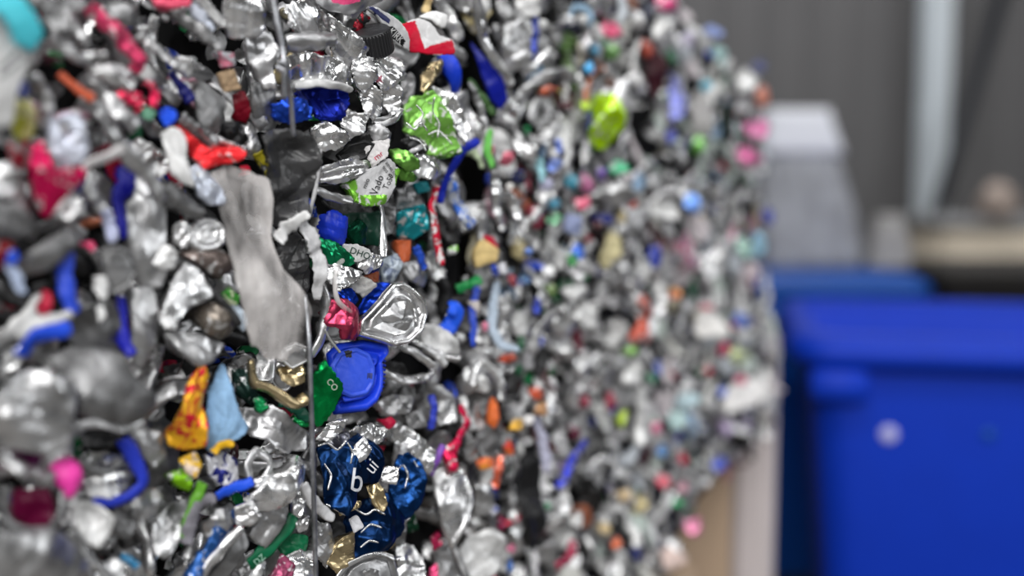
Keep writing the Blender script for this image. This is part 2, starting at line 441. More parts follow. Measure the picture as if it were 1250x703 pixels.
I(p, 'mint green plastic bit', 'p:130,190,160', 8, '174,134 184,130 190,138 184,146 176,144')
I(p, 'bright blue plastic bit', 'p:40,90,235', 14, '197,143 204,132 214,136 216,142 211,150 202,153')
I(f, '*pale blue grey crumpled can side', 'f:196,200,214', 14, '64,150 72,143 79,139 90,138 100,144 105,157 109,183 105,198 85,202 68,208 62,183 60,163', cr=.6)
I(f, '*magenta can scrap with folded corner', 'f:200,22,84', 22, '43,183 55,172 61,198 67,212 86,205 104,207 96,222 85,236 68,260 64,268 53,262 47,245 38,213', cr=.3, bend=.3)
S(ms_, '*long pale strip bent in a branching line', 'm:200,197,198', 28, '152,182 125,194 105,203 88,228 68,258', [14, 12, 11, 9, 9], cr=.12)
S(ms_, 'pale grey diagonal strip', 'alu', 26, '122,138 140,165 151,182 166,200 182,217 199,245', [14, 17, 22, 18, 16, 12], cr=.15)
I(f, 'dark red can scrap', 'f:92,8,32', -4, '108,190 124,180 138,174 142,186 122,198')
S('plastic_strip', '*navy plastic band', 'p:14,16,124', 4, '153,202 155,222 146,242 146,262 149,292', [18, 26, 22, 15, 12], cr=.15)
S('foil_scrap', 'pale lilac foil strip', 'm:196,202,232', 8, '129,256 133,272 139,294', 13)
S(ms_, 'grey curved metal strip', 'alu', 2, '118,212 108,228 118,244 128,262', 17)
I(f, 'white faceted can scrap', 'brt', 16, '71,260 84,246 96,234 103,246 98,262 84,268', cr=.6)
I(f, 'dark grey can scrap', 'dul', 2, '-10,225 14,232 42,250 46,275 24,288 -10,282')
I(f, 'dull silver can scrap', 'alu', 4, '-10,198 12,200 34,222 24,240 -10,240')
I(f, 'grey can scrap with red print', 'n:150,150,150/170,40,60', 2, '10,170 30,164 42,186 34,206 14,204')
I(f, '*wide light grey can wall', 'alu', 8, '158,214 182,210 200,226 204,270 206,330 200,352 178,350 160,330 154,284 156,240', cr=.3)
I(f, 'dark red and black can scrap', 'f:110,20,28', -2, '-10,296 12,294 20,306 10,326 -10,330')
S('plastic_strip', 'blue and grey curved edge', 'm:160,172,196', 10, '16,308 13,324 20,340 30,358', 12)
I(p, 'small blue plastic bit', 'p:30,70,190', 14, '10,312 18,306 23,314 17,322 11,320')
I(f, '*dark hull shaped can side', 'dul', 14, '26,327 34,310 48,296 64,287 90,279 109,287 92,300 75,310 50,332 34,337', cr=.15, dome=.3)
S('plastic_strip', '*upright curved blue plastic band', 'p:44,72,192', 14, '88,308 79,328 81,352 90,384', [12, 17, 18, 19], cr=.1, arch=.15)
I(p, 'crimson plastic bit', 'p:185,32,62', 10, '54,356 62,357 62,374 60,386 53,384')
S(ms_, '*near white bent can rim', 'wht', 18, '22,412 42,394 68,389 88,383', [11, 13, 12, 9], cr=.06, arch=.15)
S('plastic_strip', '*blue plastic band under a white rim', 'p:32,74,206', 16, '27,434 37,414 58,405 86,400', [17, 20, 19, 14], cr=.1, arch=.15)
I(lidk, 'dull grey half folded can lid', 'dul', 16, '124,303 138,299 152,303 163,315 167,330 158,350 138,361 128,346', cr=.12, prof='lid')
S('plastic_strip', 'narrow navy plastic edge', 'p:18,24,160', 8, '147,362 149,390 151,414 161,434', [14, 13, 14, 12], cr=.1)
I(p, 'tiny pink plastic bit', 'p:230,70,120', 12, '107,299 112,296 116,301 112,306')
I('paper_scrap', 'small white highlight patch', 'm:235,235,235', 18, '121,340 128,338 132,352 130,364 123,364 118,354')  # a highlight put in as a white patch
I('paper_scrap', 'tiny white highlight patch', 'm:230,230,230', 18, '119,376 125,374 128,386 123,391')  # another painted highlight, smaller
I(f, 'broad dark grey can wall', 'dul', 4, '84,384 110,372 138,368 152,400 154,440 130,448 100,440 84,412', cr=.3)
I(f, 'light grey crumpled can wall', 'alu', 10, '160,352 186,350 192,380 188,410 182,440 170,452 158,430 162,396', cr=.4)
I(f, 'dark crumpled can wall', 'drk', -4, '184,318 198,322 206,352 198,378 184,372')
I(f, '*large bright crumpled can side', 'alu', 22, '-20,506 6,474 24,458 60,452 92,466 90,508 82,540 60,553 25,550 -20,546', cr=.45, K=16, M=60)
I('crushed_can', '*big dull silver dented can', 'dul', 20, '62,440 88,428 112,424 150,434 162,458 186,480 190,498 168,516 140,520 112,515 96,506 88,470', cr=.32, dome=.25, K=16, M=60, sk=24)
S('rim_fragment', 'pale bent can rim', 'brt', 26, '96,520 120,516 150,523 176,516', 8, cr=.05)
S(ms_, 'pale curled metal fold', 'alu', 24, '60,556 76,546 84,530 104,518', [16, 22, 20, 10], cr=.15)
S('plastic_strip', '*blue plastic ring arc', 'p:38,56,178', 14, '148,536 160,552 172,574 174,590 160,605 136,613 112,611', [16, 16, 15, 12, 13, 12, 8], cr=.04, arch=.25)
I(p, 'dark purple plastic scrap', 'p:88,22,72', -2, '-10,548 20,550 52,558 48,572 10,572 -10,566')
I(p, '*hot pink plastic lump', 'p:222,62,158', 20, '67,568 76,561 86,560 98,576 101,588 92,600 88,607 82,606 77,590', cr=.3, dome=.3)
S(ms_, 'pale metal band', 'alu', 14, '-14,554 10,561 32,580', [16, 16, 13])
S(ms_, 'soft grey metal band', 'alu', 12, '24,576 42,577 64,582', 13)
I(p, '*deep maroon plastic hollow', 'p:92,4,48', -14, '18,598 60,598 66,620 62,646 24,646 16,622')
S(ms_, 'grey band looped round a maroon hollow', 'dul', 8, '14,592 6,618 12,640 34,648 60,646 74,626 78,600', [10, 11, 12, 11, 10, 9, 9], cr=.1)
I('crushed_can', '*big silver dented can at the lower edge', 'alu', 16, '-20,648 30,648 60,641 86,660 108,688 122,718 60,726 -20,720', cr=.35, dome=.22, K=16, M=60, sk=24)
I(f, '*white crumpled can scrap with a dark dent', 'wht', 14, '95,612 108,613 122,618 139,632 133,650 121,668 107,663 95,642', cr=.4, prof='cup')
S(ms_, 'thin pale diagonal rim', 'alu', 20, '86,648 107,678 138,706', 9, cr=.06)
I(f, 'bright white can scrap', 'brt', 12, '120,692 140,682 160,698 168,716 126,718')
S('plastic_strip', 'teal plastic sliver', 'p:44,112,152', 10, '148,678 158,684 168,692', 8)
I(f, 'pale grey folded can scrap', 'alu', 10, '161,610 176,600 194,598 199,606 196,628 184,634 166,632', cr=.6)
I(f, 'silver can scrap', 'brt', 2, '100,588 124,580 158,576 160,598 140,608 112,606')
I(f, 'dark blue grey can scrap', 'f:80,84,110', -4, '128,556 156,556 166,580 150,588 132,576')
S(ms_, 'dark curved can edge', 'dul', 4, '92,560 110,573 132,574 148,562', 11, cr=.1)
I(f, 'grey can wall', 'dul', 0, '140,600 158,612 166,640 158,660 140,650 140,628')
I(f, 'mottled grey can wall', 'alu', 0, '186,640 206,616 228,606 226,650 206,680 190,676')
I(f, 'pale grey can scrap', 'alu', 2, '158,528 176,522 198,530 204,556 190,572 174,556')
# ---- upper middle
I(p, 'pinkish red plastic strip', 'p:215,80,108', 6, '186,-10 214,-8 234,-4 232,6 208,8 190,4')
S(ms_, '*long dark grey diagonal strip', 'dul', 8, '200,10 231,28 252,44 272,60', [12, 17, 18, 12], cr=.15)
S(ms_, 'bright white metal strip', 'wht', 12, '242,-6 258,15 274,30', 10, cr=.1)
S(ms_, 'pale bluish metal strip', 'm:200,206,220', 8, '232,8 246,22 260,38', 13)
I('foil_scrap', '*bright silver creased foil sheet', 'crk', 16, '276,-12 318,-12 325,26 318,44 288,46 272,28', cr=.45, K=16, M=60)
I(f, 'white triangular can scrap', 'brt', 12, '208,76 222,72 238,71 234,84 230,95 218,86')
S(ms_, 'soft grey metal strip', 'dul', 6, '178,50 195,62 216,79', 10)
I('paper_scrap', 'tan paper bit', 'm:178,152,122', 6, '268,90 285,85 293,108 276,112')
I('paper_scrap', 'pale paper bit with a pink spot', 'n:190,190,196/205,120,140', 6, '266,64 287,65 287,80 270,82')
I(p, 'dark red plastic scrap', 'p:112,6,28', -2, '285,116 298,112 306,134 302,150 288,146')
S('plastic_strip', 'navy plastic sliver', 'p:8,14,96', 0, '206,90 224,109 234,124', [9, 15, 12])
I(f, '*grey leaf shaped can scrap', 'dul', 10, '240,114 249,97 262,108 275,121 271,138 268,158 258,164 249,158 245,146', cr=.25)
I('plastic_film', '*grey foil draped behind a wire', 'alu', 12, '298,46 316,40 332,38 342,64 332,82 336,111 326,109 314,86 304,72', cr=.4, K=16, M=50)
I(f, 'dull grey folded can wall', 'dul', 6, '310,102 334,104 338,128 334,156 316,160 308,132', cr=.35)
I(f, 'grey crumpled can wall', 'alu', -6, '284,148 308,150 318,180 310,196 292,180', cr=.6)
# ---- red foil and around
I('foil_scrap', '*bright red creased foil piece', 'f:228,44,50', 20, '215,150 233,171 250,181 272,180 291,180 300,187 292,197 270,199 250,206 236,190 223,162', cr=.35)
I(f, 'white can side', 'wht', 18, '198,163 208,157 219,158 228,172 226,190 236,226 226,226 210,212', cr=.4)
I(f, '*bluish white crumpled can scrap', 'f:200,206,220', 20, '226,206 240,202 252,206 275,232 276,248 258,250 243,238', cr=.5)
S(ms_, 'dark grey bent tube', 'dul', 12, '186,228 212,242 246,260', [24, 30, 18], cr=.12, arch=.45)
I(p, 'small red plastic bit', 'p:215,30,60', 8, '295,203 303,203 306,211 298,213')
S('foil_scrap', 'yellow edged dark foil sliver', 'n:150,140,30/60,60,60', 4, '314,186 322,202 328,216', 11)
S(ms_, 'thin grey metal strip', 'alu', 12, '220,143 240,160 264,174', 11)
S(ms_, 'thin bright metal strip', 'brt', 14, '258,166 280,176 302,184', 6)
I(f, 'black crinkled can scrap', 'drk', -4, '268,150 290,150 302,170 292,180 276,170', cr=.7)
I('lid_disc', '*ringed silver can end', 'brt', 12, '230,286 236,272 250,266 264,268 274,280 274,296 264,304 246,306 234,300', prof='ring', cr=.1, K=16)
I(f, 'silver can scrap with folds', 'brt', 8, '212,276 226,268 234,286 228,302 214,296', cr=.6)
I('crushed_can', '*dark brownish oval can side', 'f:98,88,84', 12, '218,308 230,303 246,303 270,307 281,320 282,330 268,340 252,332 234,318', cr=.2, dome=.3)
I(f, 'white can corner', 'wht', 14, '185,320 194,304 203,299 216,308 213,328 198,328', cr=.5)
I('crushed_can', '*folded silver can with a notched edge', 'brt', 22, '227,320 242,326 256,350 262,360 234,371 217,390 214,402 201,401 198,387 206,362 214,340', cr=.3, K=16, M=60, sk=20)
I('crushed_can', 'wide silver can end wedge', 'alu', 16, '204,406 236,406 258,414 276,421 262,440 243,446 224,430', cr=.25, sk=18)
I('crushed_can', '*glossy dark ball of crushed can', 'f:112,104,96', 20, '241,388 248,374 262,368 276,374 284,390 284,408 270,414 252,408', cr=.3, dome=.45, sk=20)
S(ms_, 'dark bent can edge', 'drk', 24, '230,376 250,362 262,360 278,376 292,398', [8, 9, 9, 9, 9], cr=.08)
I(f, 'green and cream can bit', 'n:70,150,60/205,215,180', 12, '268,362 280,356 292,362 290,372 276,372')
I(f, 'pale blue white can strip', 'm:212,226,240', 14, '274,374 286,368 298,380 304,396 296,404 284,392', cr=.4)
I('plastic_film', '*long hanging sheet of cloudy white film', 'film', 40, '262,212 276,204 302,204 332,214 338,240 334,290 346,330 366,350 380,380 377,420 352,442 330,436 310,420 298,390 286,340 279,290 270,250', cr=.27, K=22, M=80, tilt=.1, sk=4)
# ---- lower left centre
I(f, '*yellow and red printed can scrap', 'n:232,172,40/196,30,48', 18, '228,468 240,452 250,447 256,458 246,490 251,518 249,545 223,551 208,541 206,527 221,499', cr=.7, K=22, M=70)
I(f, 'yellow and white can tip', 'n:236,190,60/225,205,190', 14, '222,562 238,552 246,568 239,582 230,578')
I(f, '*pale blue creased can side', 'm:150,190,228', 16, '262,474 278,447 283,471 290,502 305,524 284,538 258,553 250,540 255,499', cr=.6, K=22, M=70)
S('plastic_strip', 'yellow plastic edge', 'p:222,172,32', 20, '260,553 270,543 285,541', 8, cr=.06)
I(f, 'navy and white striped can scrap', 'n:210,210,215/26,32,110', 8, '252,556 272,552 290,562 292,586 272,594 256,580')
S('foil_scrap', '*beige gold bent tube', 'gld', 24, '306,438 309,466 325,472 345,485 362,493 376,486', [8, 11, 11, 12, 13, 14], cr=.12, arch=.5)
I('foil_scrap', 'gold folded foil', 'gld', 20, '341,449 356,445 369,445 373,465 356,471 344,463', cr=.5)
I(f, 'green foil bit', 'f:20,140,80', 14, '310,488 319,485 328,497 318,503')
S('plastic_strip', 'dark green plastic band', 'p:18,78,60', 14, '342,489 362,499 378,512', 14, cr=.15)
I(f, '*dull silver crumpled can wall below the gold tube', 'alu', 18, '292,497 312,500 330,494 343,501 358,516 379,527 379,549 351,553 336,545 325,536 308,532 296,523', cr=.4, K=18, M=70)
I('lid_disc', 'bent silver can lid', 'brt', 22, '338,436 348,424 362,419 377,425 376,440 356,450', cr=.15, prof='lid')
I(f, 'dark green black can wall', 'f:26,50,44', 0, '284,452 304,452 314,480 330,490 310,496 290,480')
S('rim_fragment', '*oval silver can rim', 'brt', 20, '306,586 302,566 312,552 326,556 330,570 322,586 310,590', 10, cr=.1)
I(f, 'olive green can scrap', 'f:116,172,24', 10, '207,580 222,573 234,583 232,599 218,592')
S('plastic_strip', '*green plastic strip', 'p:92,152,44', 14, '248,589 241,605 232,628 223,656', [13, 12, 12, 9], cr=.1)
S('plastic_strip', '*bright blue plastic strip', 'p:30,78,208', 18, '264,606 284,596 309,588', [11, 12, 10], cr=.1)
S('foil_scrap', 'steel blue can strip', 'f:38,80,140', 12, '292,622 268,650 250,680 230,708', [14, 20, 20, 18])
S('rim_fragment', '*long bright curved can rim', 'brt', 20, '296,643 276,664 258,685 241,710', [9, 10, 11, 11], cr=.05)
I(f, 'dark grey can wall beside a bright rim', 'dul', 10, '300,646 306,664 288,690 272,714 250,716 276,676', cr=.15)
S('plastic_film', 'grey lilac folded film', 'm:128,126,134', 16, '228,664 235,632 248,612 262,608', [14, 16, 14, 9], cr=.2)
I(f, 'speckled silver can scrap', 'alu', 10, '250,640 262,622 286,616 290,630 272,650 256,660', cr=.7)
I('crushed_can', '*bright silver crushed can tube', 'crk', 26, '300,612 318,591 344,575 366,558 374,578 356,606 330,619 310,622', cr=.35, dome=.25, K=20, M=70, sk=20)
I(f, 'folded silver can end', 'brt', 24, '287,620 308,611 319,630 306,642 290,639', cr=.5)
I(f, 'grey wedge of can wall', 'alu', 18, '317,618 352,615 347,634 328,669 314,662 307,655 315,640', cr=.4, K=14, M=50)
gr = S('plastic_strip', '*dark green printed plastic strip', 'p:12,98,64', 14, '304,690 330,666 360,630', 17, cr=.04, arch=.05)
text_on(gr, 'DZ', 315, 683, 8, -41, 'p:150,190,170', lift=.003)
I(p, 'dark green crumpled plastic', 'p:14,104,66', 8, '340,664 358,652 377,655 374,672 346,680', cr=.5)
I('foil_scrap', '*maroon pink foil scrap', 'g:140,62,92/200,190,195', 22, '332,707 346,676 360,690 354,710', cr=.4)
I('foil_scrap', 'silver netted foil', 'crk', 20, '349,678 366,672 382,672 384,712 356,712', cr=.6, K=16, M=60)
I(f, 'white foil glint', 'brt', 20, '304,706 316,690 324,686 318,704')  # bright piece put in to act as a glint
I(p, '*white plastic tab beside the lower wire', 'crk', 26, '356,597 369,586 375,600 368,632 360,627', cr=.4)
I(f, 'curled white can bit', 'brt', 26, '360,639 377,631 375,646 366,650', cr=.6)
# ---- pieces round the wire, in focus
HK = dict(K=34, M=120, jag=.09)
I('crushed_can', '*shiny wrinkled can top beside the wire', 'crk', 14, '352,8 370,-2 388,4 411,24 409,36 386,42 362,40 350,28', cr=.5, **HK)
S('crushed_can', '*smooth silver tube shaped can fold', 'alu', 24, '346,54 370,51 392,49 408,47', [20, 22, 22, 16], cr=.07, arch=.55, n=40)
I('crushed_can', 'fan of folded bright can metal', 'crk', 22, '404,18 420,33 438,45 448,60 442,76 431,92 415,84 408,62', cr=.55, **HK)
I('crushed_can', '*crinkled bright silver can body', 'crk', 20, '350,70 375,64 405,70 426,80 434,100 421,110 390,104 354,110', cr=.7, **HK)
S('rim_fragment', 'white flattened can seam', 'wht', 28, '360,105 385,101 410,104 430,110', [8, 9, 9, 6], cr=.06)
I('foil_scrap', '*deep blue crumpled foil', 'h:24,40,150', 16, '360,113 385,107 418,109 427,120 414,148 392,145 372,134', cr=.6, **HK)
I('foil_scrap', '*brighter blue foil facet', 'h:50,96,230', 20, '334,128 352,119 371,122 384,133 379,144 360,151 336,147', cr=.35, **HK)
I(f, 'creased grey silver can facet', 'crk', 28, '430,82 446,66 456,72 458,96 446,112 436,104', cr=.5, **HK)
I(f, '*dimpled silver can facet with a faint red star', 'crk', 28, '452,68 472,70 490,88 484,106 466,110 454,96', cr=.5, paint=[('f:180,110,125', '454,94 458,91 461,94 465,92 463,97 466,101 460,100 457,104 456,98')], **HK)
I(f, 'pale folded can side', 'crk', 28, '468,106 484,102 492,112 488,134 478,140 468,126', cr=.5, **HK)
I(f, 'tall pleated silver can side', 'crk', 26, '440,108 454,104 466,112 468,136 456,146 446,140', cr=.5, **HK)
S('rim_fragment', 'stacked curved silver can rims', 'brt', 26, '454,152 470,151 484,144 490,132', 7, cr=.05)
S('rim_fragment', 'thin curved silver can rim', 'alu', 24, '456,146 470,145 482,138 487,126', 5, cr=.05)
I(f, 'ragged silver flap with a brown edge', 'alu', 26, '478,76 488,82 497,92 494,98 486,94', cr=.3)
# dark ribbed bottle cap
S('foil_scrap', 'dark scrap with a red edge', 'n:60,60,62/150,20,40', 12, '432,40 440,28 448,18', 12)
def ribbed_cap(phrase, ms, x, y, off, axis_v, rad, height):
    rs = next_rs(); O = on_face(x, y, off / 1000)
    ax = nrm(axis_v[0] * RGT + axis_v[1] * UPV - axis_v[2] * FWD)
    e1 = nrm(np.cross(ax, RGT)); e2 = np.cross(ax, e1)
    root = empty('bottle_cap', O)
    n = 144; V = []; F = []
    prof = [(.0, 0), (.55, -.0), (.86, 0), (.93, -.012)]
    V.append(R([0, 0, 0.]))
    for r, z in prof[1:] + [(.97, -.04)]:
        for j in range(n):
            t = 2 * math.pi * j / n; V.append(rad * r * (math.cos(t) * e1 + math.sin(t) * e2) + ax * (z * rad))
    F += [(0, 1 + j, 1 + (j + 1) % n) for j in range(n)]
    for k in range(len(prof) - 1): F += [(1 + k * n + j, 1 + (k + 1) * n + j, 1 + (k + 1) * n + (j + 1) % n, 1 + k * n + (j + 1) % n) for j in range(n)]
    link_mesh('top_panel', V, F, [mat(ms)], parent=root)
    V = []; F = []
    zs = [-.04, -.10, -.2, -.5, -.95, -1.0]
    for k, z in enumerate(zs):
        for j in range(n):
            t = 2 * math.pi * j / n; rib = .045 * (1 if (j // 2) % 2 else -1) if 1 <= k <= 4 else 0
            V.append(rad * ((.97 if k == 0 else 1.0) + rib) * (math.cos(t) * e1 + math.sin(t) * e2) + ax * (z * height))
    for k in range(len(zs) - 1): F += [(k * n + j, (k + 1) * n + j, (k + 1) * n + (j + 1) % n, k * n + (j + 1) % n) for j in range(n)]
    link_mesh('ribbed_skirt', V, F, [mat(ms)], parent=root, smooth=False, solid=.0012)
    register(root, 'bottle_cap', phrase, x, y, rad * 2)
    return root
ribbed_cap('*black ribbed bottle cap', 'p:46,46,48', 452, 36, 22, (-.12, .82, .55), .0172, .022)
# curled silver bag and the red and white label above the cap
lab = I('plastic_film', '*silver curled pouch edge with a pink spot', 'alu', 30, '372,-16 384,3 400,13 425,19 446,14 472,-4 466,-18', cr=.2, bend=.35, K=20, M=70,
  paint=[('p:225,80,130', '402,-10 430,-10 440,2 420,6 406,3')])
k1 = I('paper_scrap', '*white label strip with KIRK in a black box', 'm:214,214,216', 26, '450,9 462,10 478,20 490,29 499,42 502,62 490,56 478,48 470,42 466,28 458,16', cr=.12, bend=.1, sk=3, M=72, K=20, seed=77,
  paint=[('p:20,20,22', '473,32 479,32 496,50 492,57 472,42'), ('p:38,44,92', '452,10 458,9 476,24 474,29 466,24')])
text_on(k1, 'KIRK', 482.5, 43.5, 9, 42, 'm:225,225,225', lift=.0016, sx=.8)
I('paper_scrap', '*red and white striped label flap', 'm:216,215,216', 30, '488,31 498,28 510,22 524,27 536,44 552,49 556,65 538,67 518,65 500,63 494,46', cr=.14, bend=.1, sk=3, M=84, K=24,
  paint=[('p:190,10,46', '487,29 506,26 518,60 524,56 551,49 558,66 498,66')])
I('paper_scrap', 'white curled label tip', 'm:242,242,242', 32, '514,20 524,15 533,14 546,19 545,33 538,32 528,24', cr=.2, bend=.5, sk=3)
I('paper_scrap', 'grey shaded label fold', 'm:120,118,118', 24, '504,24 518,20 538,30 544,42 534,44 516,38', cr=.1, sk=3)  # the fold's shade is put into its grey colour
S('plastic_strip', 'cream plastic strip', 'p:205,180,130', 0, '524,-6 523,4 520,16', 9)
S('foil_scrap', '*gold edged curled can strip', 'gld', 20, '514,114 521,96 532,84 541,76', [11, 14, 15, 9], cr=.2)
I('bottle_cap', '*blue plastic cap edge behind the green can', 'p:22,62,208', 4, '540,68 553,67 561,88 563,113 552,114 544,92', cr=.08, dome=.3)
I(p, 'black plastic scrap', 'p:16,16,18', -6, '530,90 544,86 548,104 536,108')
# green can
gc = empty('crushed_can', on_face(532, 155, .03))
gk = dict(K=26, M=90)
I(0, '', 'g:116,170,74/205,210,200', 30, '494,131 505,116 518,117 530,110 540,124 552,148 566,184 539,191 522,189 518,184 506,167 494,160', cr=.5, parent=gc, name='printed_wall', **gk)
I(0, '', 'crk', 33, '530,106 541,108 553,114 564,137 574,158 567,178 556,152 544,134', cr=.45, parent=gc, name='bare_inner_wall', **gk)
I(0, '', 'h:120,180,80', 34, '520,187 540,184 562,182 566,186 545,192 526,191', cr=.2, parent=gc, name='folded_edge')
edges(gc, 'crk', 38, '496,150 506,158 514,150 522,160', '530,118 528,136 536,150 534,168', '508,128 516,138 512,150', '522,164 536,160 552,176', '540,128 546,144 558,160', '500,168 512,172 520,184')
register(gc, 'crushed_can', '*lime green and silver crumpled can', 532, 152, .06)
I(f, 'black folded can metal', 'drk', 24, '492,172 506,166 520,178 524,186 506,184', cr=.6)
S('rim_fragment', 'silver edged black fold', 'alu', 28, '498,188 510,181 520,178', 5)
I('foil_scrap', '*green folded can flap', 'h:130,190,90', 32, '474,185 484,182 497,185 511,196 511,206 498,209 484,199', cr=.2, dome=.2, **HK)
I('foil_scrap', 'green can flap tail', 'h:120,180,80', 30, '486,206 500,210 512,217 505,222 490,219', cr=.2)
I('crushed_can', '*silver cone shaped can corner', 'crk', 28, '504,190 518,184 530,192 551,209 532,218 508,216', cr=.25, bend=.5, **HK)
I(f, '*whitish can block with a dark dent', 'crk', 26, '382,158 392,153 404,152 423,162 428,171 410,183 388,185', cr=.5, **HK)
I(f, 'mirror bright faceted can fold', 'brt', 28, '417,141 434,138 453,140 442,162 427,168 418,154', cr=.55, **HK)
I('lid_disc', '*dark smooth oval can lid', 'drk', 22, '411,190 426,177 445,172 458,176 448,192 430,199 416,197', cr=.08, prof='dish', **HK)
I(f, 'warm grey shell of can wall', 'alu', 27, '449,156 465,151 476,162 475,177 456,173', cr=.25, dome=.3, **HK)
pb = I('paper_scrap', 'white label bit with red print', 'm:225,222,222', 32, '446,179 460,173 476,171 473,190 456,203 447,190', cr=.25, **HK)
text_on(pb, 'mr', 461, 190, 8, -38, 'f:200,40,80', lift=.0016)
I('crushed_can', '*stack of flattened bright can folds', 'crk', 24, '388,208 413,198 445,192 458,202 436,216 409,225 386,222', cr=.35, **HK)
S('rim_fragment', 'thin bright can fold', 'brt', 31, '394,213 420,205 446,202', 4, cr=.06)
S('rim_fragment', 'thin wavy can fold', 'brt', 31, '390,221 414,216 438,209', 4, cr=.1)
vc = I('crushed_can', '*silver printed can piece reading Vado', 'm:206,206,208', 30, '427,226 445,211 460,203 472,193 489,208 481,226 470,249 452,251 434,246', cr=.25, K=26, M=90,
  paint=[('f:126,192,66', '428,222 436,220 440,247 432,250'), ('f:126,192,66', '440,238 470,238 470,252 444,254'), ('f:126,192,66', '482,206 492,206 486,224 480,228')])
text_on(vc, 'Vado', 459, 226, 9, -68, 'p:20,20,22', lift=.0016)
text_on(vc, 'To50', 472, 222, 7, -62, 'p:20,20,22', lift=.0016)
text_on(vc, 'mio', 446, 224, 6, -70, 'p:25,25,28', lift=.0016)
text_on(vc, 'amet lor', 476, 207, 5, 50, 'p:40,40,42', lift=.0016)
text_on(vc, 'nos eti', 471, 210, 5, 50, 'p:40,40,42', lift=.0016)
S('rim_fragment', '*silver channel shaped can rim', 'alu', 24, '382,230 405,240 430,245', [8, 9, 10], cr=.06)
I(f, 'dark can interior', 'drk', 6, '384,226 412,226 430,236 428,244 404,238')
sm = I('plastic_film', '*smoky dark film with a pale edge', 'smoke', 30, '316,166 345,155 375,164 392,180 393,200 384,235 378,262 362,276 345,280 332,250 328,214', cr=.9, K=30, M=100, tilt=.1, sk=5)
for i, (s_, yy) in enumerate((('LOE IMA', 238), ('UMELA', 249), ('NEP', 260))): text_on(sm, s_, 348 - i, yy, 6.5, 8, 'm:70,70,72', lift=.0016)
S('plastic_film', 'pale rim of folded film', 'm:190,190,192', 34, '391,182 388,210 384,236 377,264', 4, cr=.05)
S('plastic_film', '*bright hanging film ribbon', 'm:216,216,218', 30, '366,262 378,288 387,318 387,366', [9, 19, 16, 8], cr=.45, arch=-.15)
S('plastic_film', 'white twisted film tail', 'm:228,228,228', 32, '338,294 352,278 376,260', [15, 18, 8], cr=.45, arch=.05)
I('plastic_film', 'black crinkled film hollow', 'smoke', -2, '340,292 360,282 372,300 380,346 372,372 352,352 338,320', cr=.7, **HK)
# framed opening with blue and green foil
I(p, '*dark blue plastic lump in a can opening', 'p:26,54,190', 12, '392,262 405,257 423,266 425,290 420,300 404,294 390,288', cr=.35, dome=.3, **HK)
I('foil_scrap', '*emerald green foil', 'h:30,150,100', 18, '389,291 404,294 416,300 434,316 431,324 403,326 392,305', cr=.4, **HK)
I('foil_scrap', 'dark green leaf of foil', 'h:14,76,54', 14, '425,276 440,268 449,277 446,298 434,298 425,286', cr=.25, **HK)
I(p, 'deep green backing plastic', 'p:12,56,42', 0, '418,262 466,258 464,300 424,296')
dh = I('foil_scrap', '*white foil tag reading DHO', 'm:208,208,208', 24, '421,300 434,299 446,303 455,311 436,320 420,313', cr=.12, **HK)
text_on(dh, 'DHO', 439, 309, 8.5, 20, 'p:30,60,50', lift=.0016)
I(f, 'crinkled silver can corner', 'crk', 25, '434,313 450,309 467,314 470,322 448,334 437,326', cr=.7, **HK)
S('rim_fragment', '*silver edge of a boxy can opening', 'brt', 24, '464,246 468,268 468,292 468,314', [7, 8, 9, 8], cr=.1)
I('crushed_can', '*silver underside of the boxy can opening', 'crk', 22, '386,306 400,318 420,326 444,332 430,346 413,354 394,338', cr=.4, **HK)
I(f, 'dark shiny can bit', 'dul', 8, '467,251 482,252 481,282 468,288', cr=.5)
cord('plastic_string', '*whitish translucent plastic cord', 'film', '418,318 411,326 409,348 413,368 428,381', 3.2, [24, 30, 32, 34, 34])
I('paper_scrap', 'off white stone like paper', 'm:206,205,202', 18, '427,351 443,339 458,346 461,351 446,366 439,358', cr=.3, **HK)
I(p, 'rusty orange plastic bit', 'p:150,78,48', 8, '441,339 462,332 462,343 446,345')
I('foil_scrap', '*blue wedge of foil', 'h:24,60,180', 22, '437,380 446,362 460,346 477,345 462,366 446,384', cr=.3)
I('foil_scrap', 'blue foil corner', 'h:28,70,200', 18, '412,356 428,352 438,366 432,376 416,362', cr=.3)
I('foil_scrap', '*crimson crumpled foil lump', 'h:206,70,104', 28, '397,382 404,367 424,364 438,378 443,392 434,415 413,411 410,400 396,396', cr=.5, dome=.25, **HK)
# crushed can end
ce = empty('crushed_can', on_face(484, 384, .045))
I(0, '', 'brt', 45, '440,392 450,380 467,359 480,346 493,344 506,354 519,367 522,383 515,403 500,418 480,422 460,415 438,409', cr=.16, prof='can', sk=30, K=28, M=100, parent=ce, name='can_end', tilt=.12, curl=1.6)
I(0, '', 'alu', 46, '463,388 472,372 486,362 496,366 492,388 478,394', cr=.5, parent=ce, name='torn_panel', sk=4, K=18, M=60)
I(0, '', 'alu', 47, '452,396 480,398 506,390 514,396 498,410 474,410', cr=.2, bend=.5, parent=ce, name='folded_panel', sk=5, K=18, M=60)
S(0, '', 'brt', 50, '496,368 508,374 516,388', 4, parent=ce, name='crease_rib')
S(0, '', 'brt', 50, '488,348 500,360 506,380 508,394', 3, parent=ce, name='crease_rib')
register(ce, 'crushed_can', '*silver crushed can end with folded rim', 484, 384, .07)
S('lid_disc', '*silver can lid seen edge on', 'brt', 20, '388,340 397,362 397,392 391,414 380,436', [7, 12, 12, 12, 9], cr=.06, arch=.35)
cord('plastic_string', 'thin grey cord', 'm:170,170,170', '396,402 404,416 415,430', 1.6, 28)
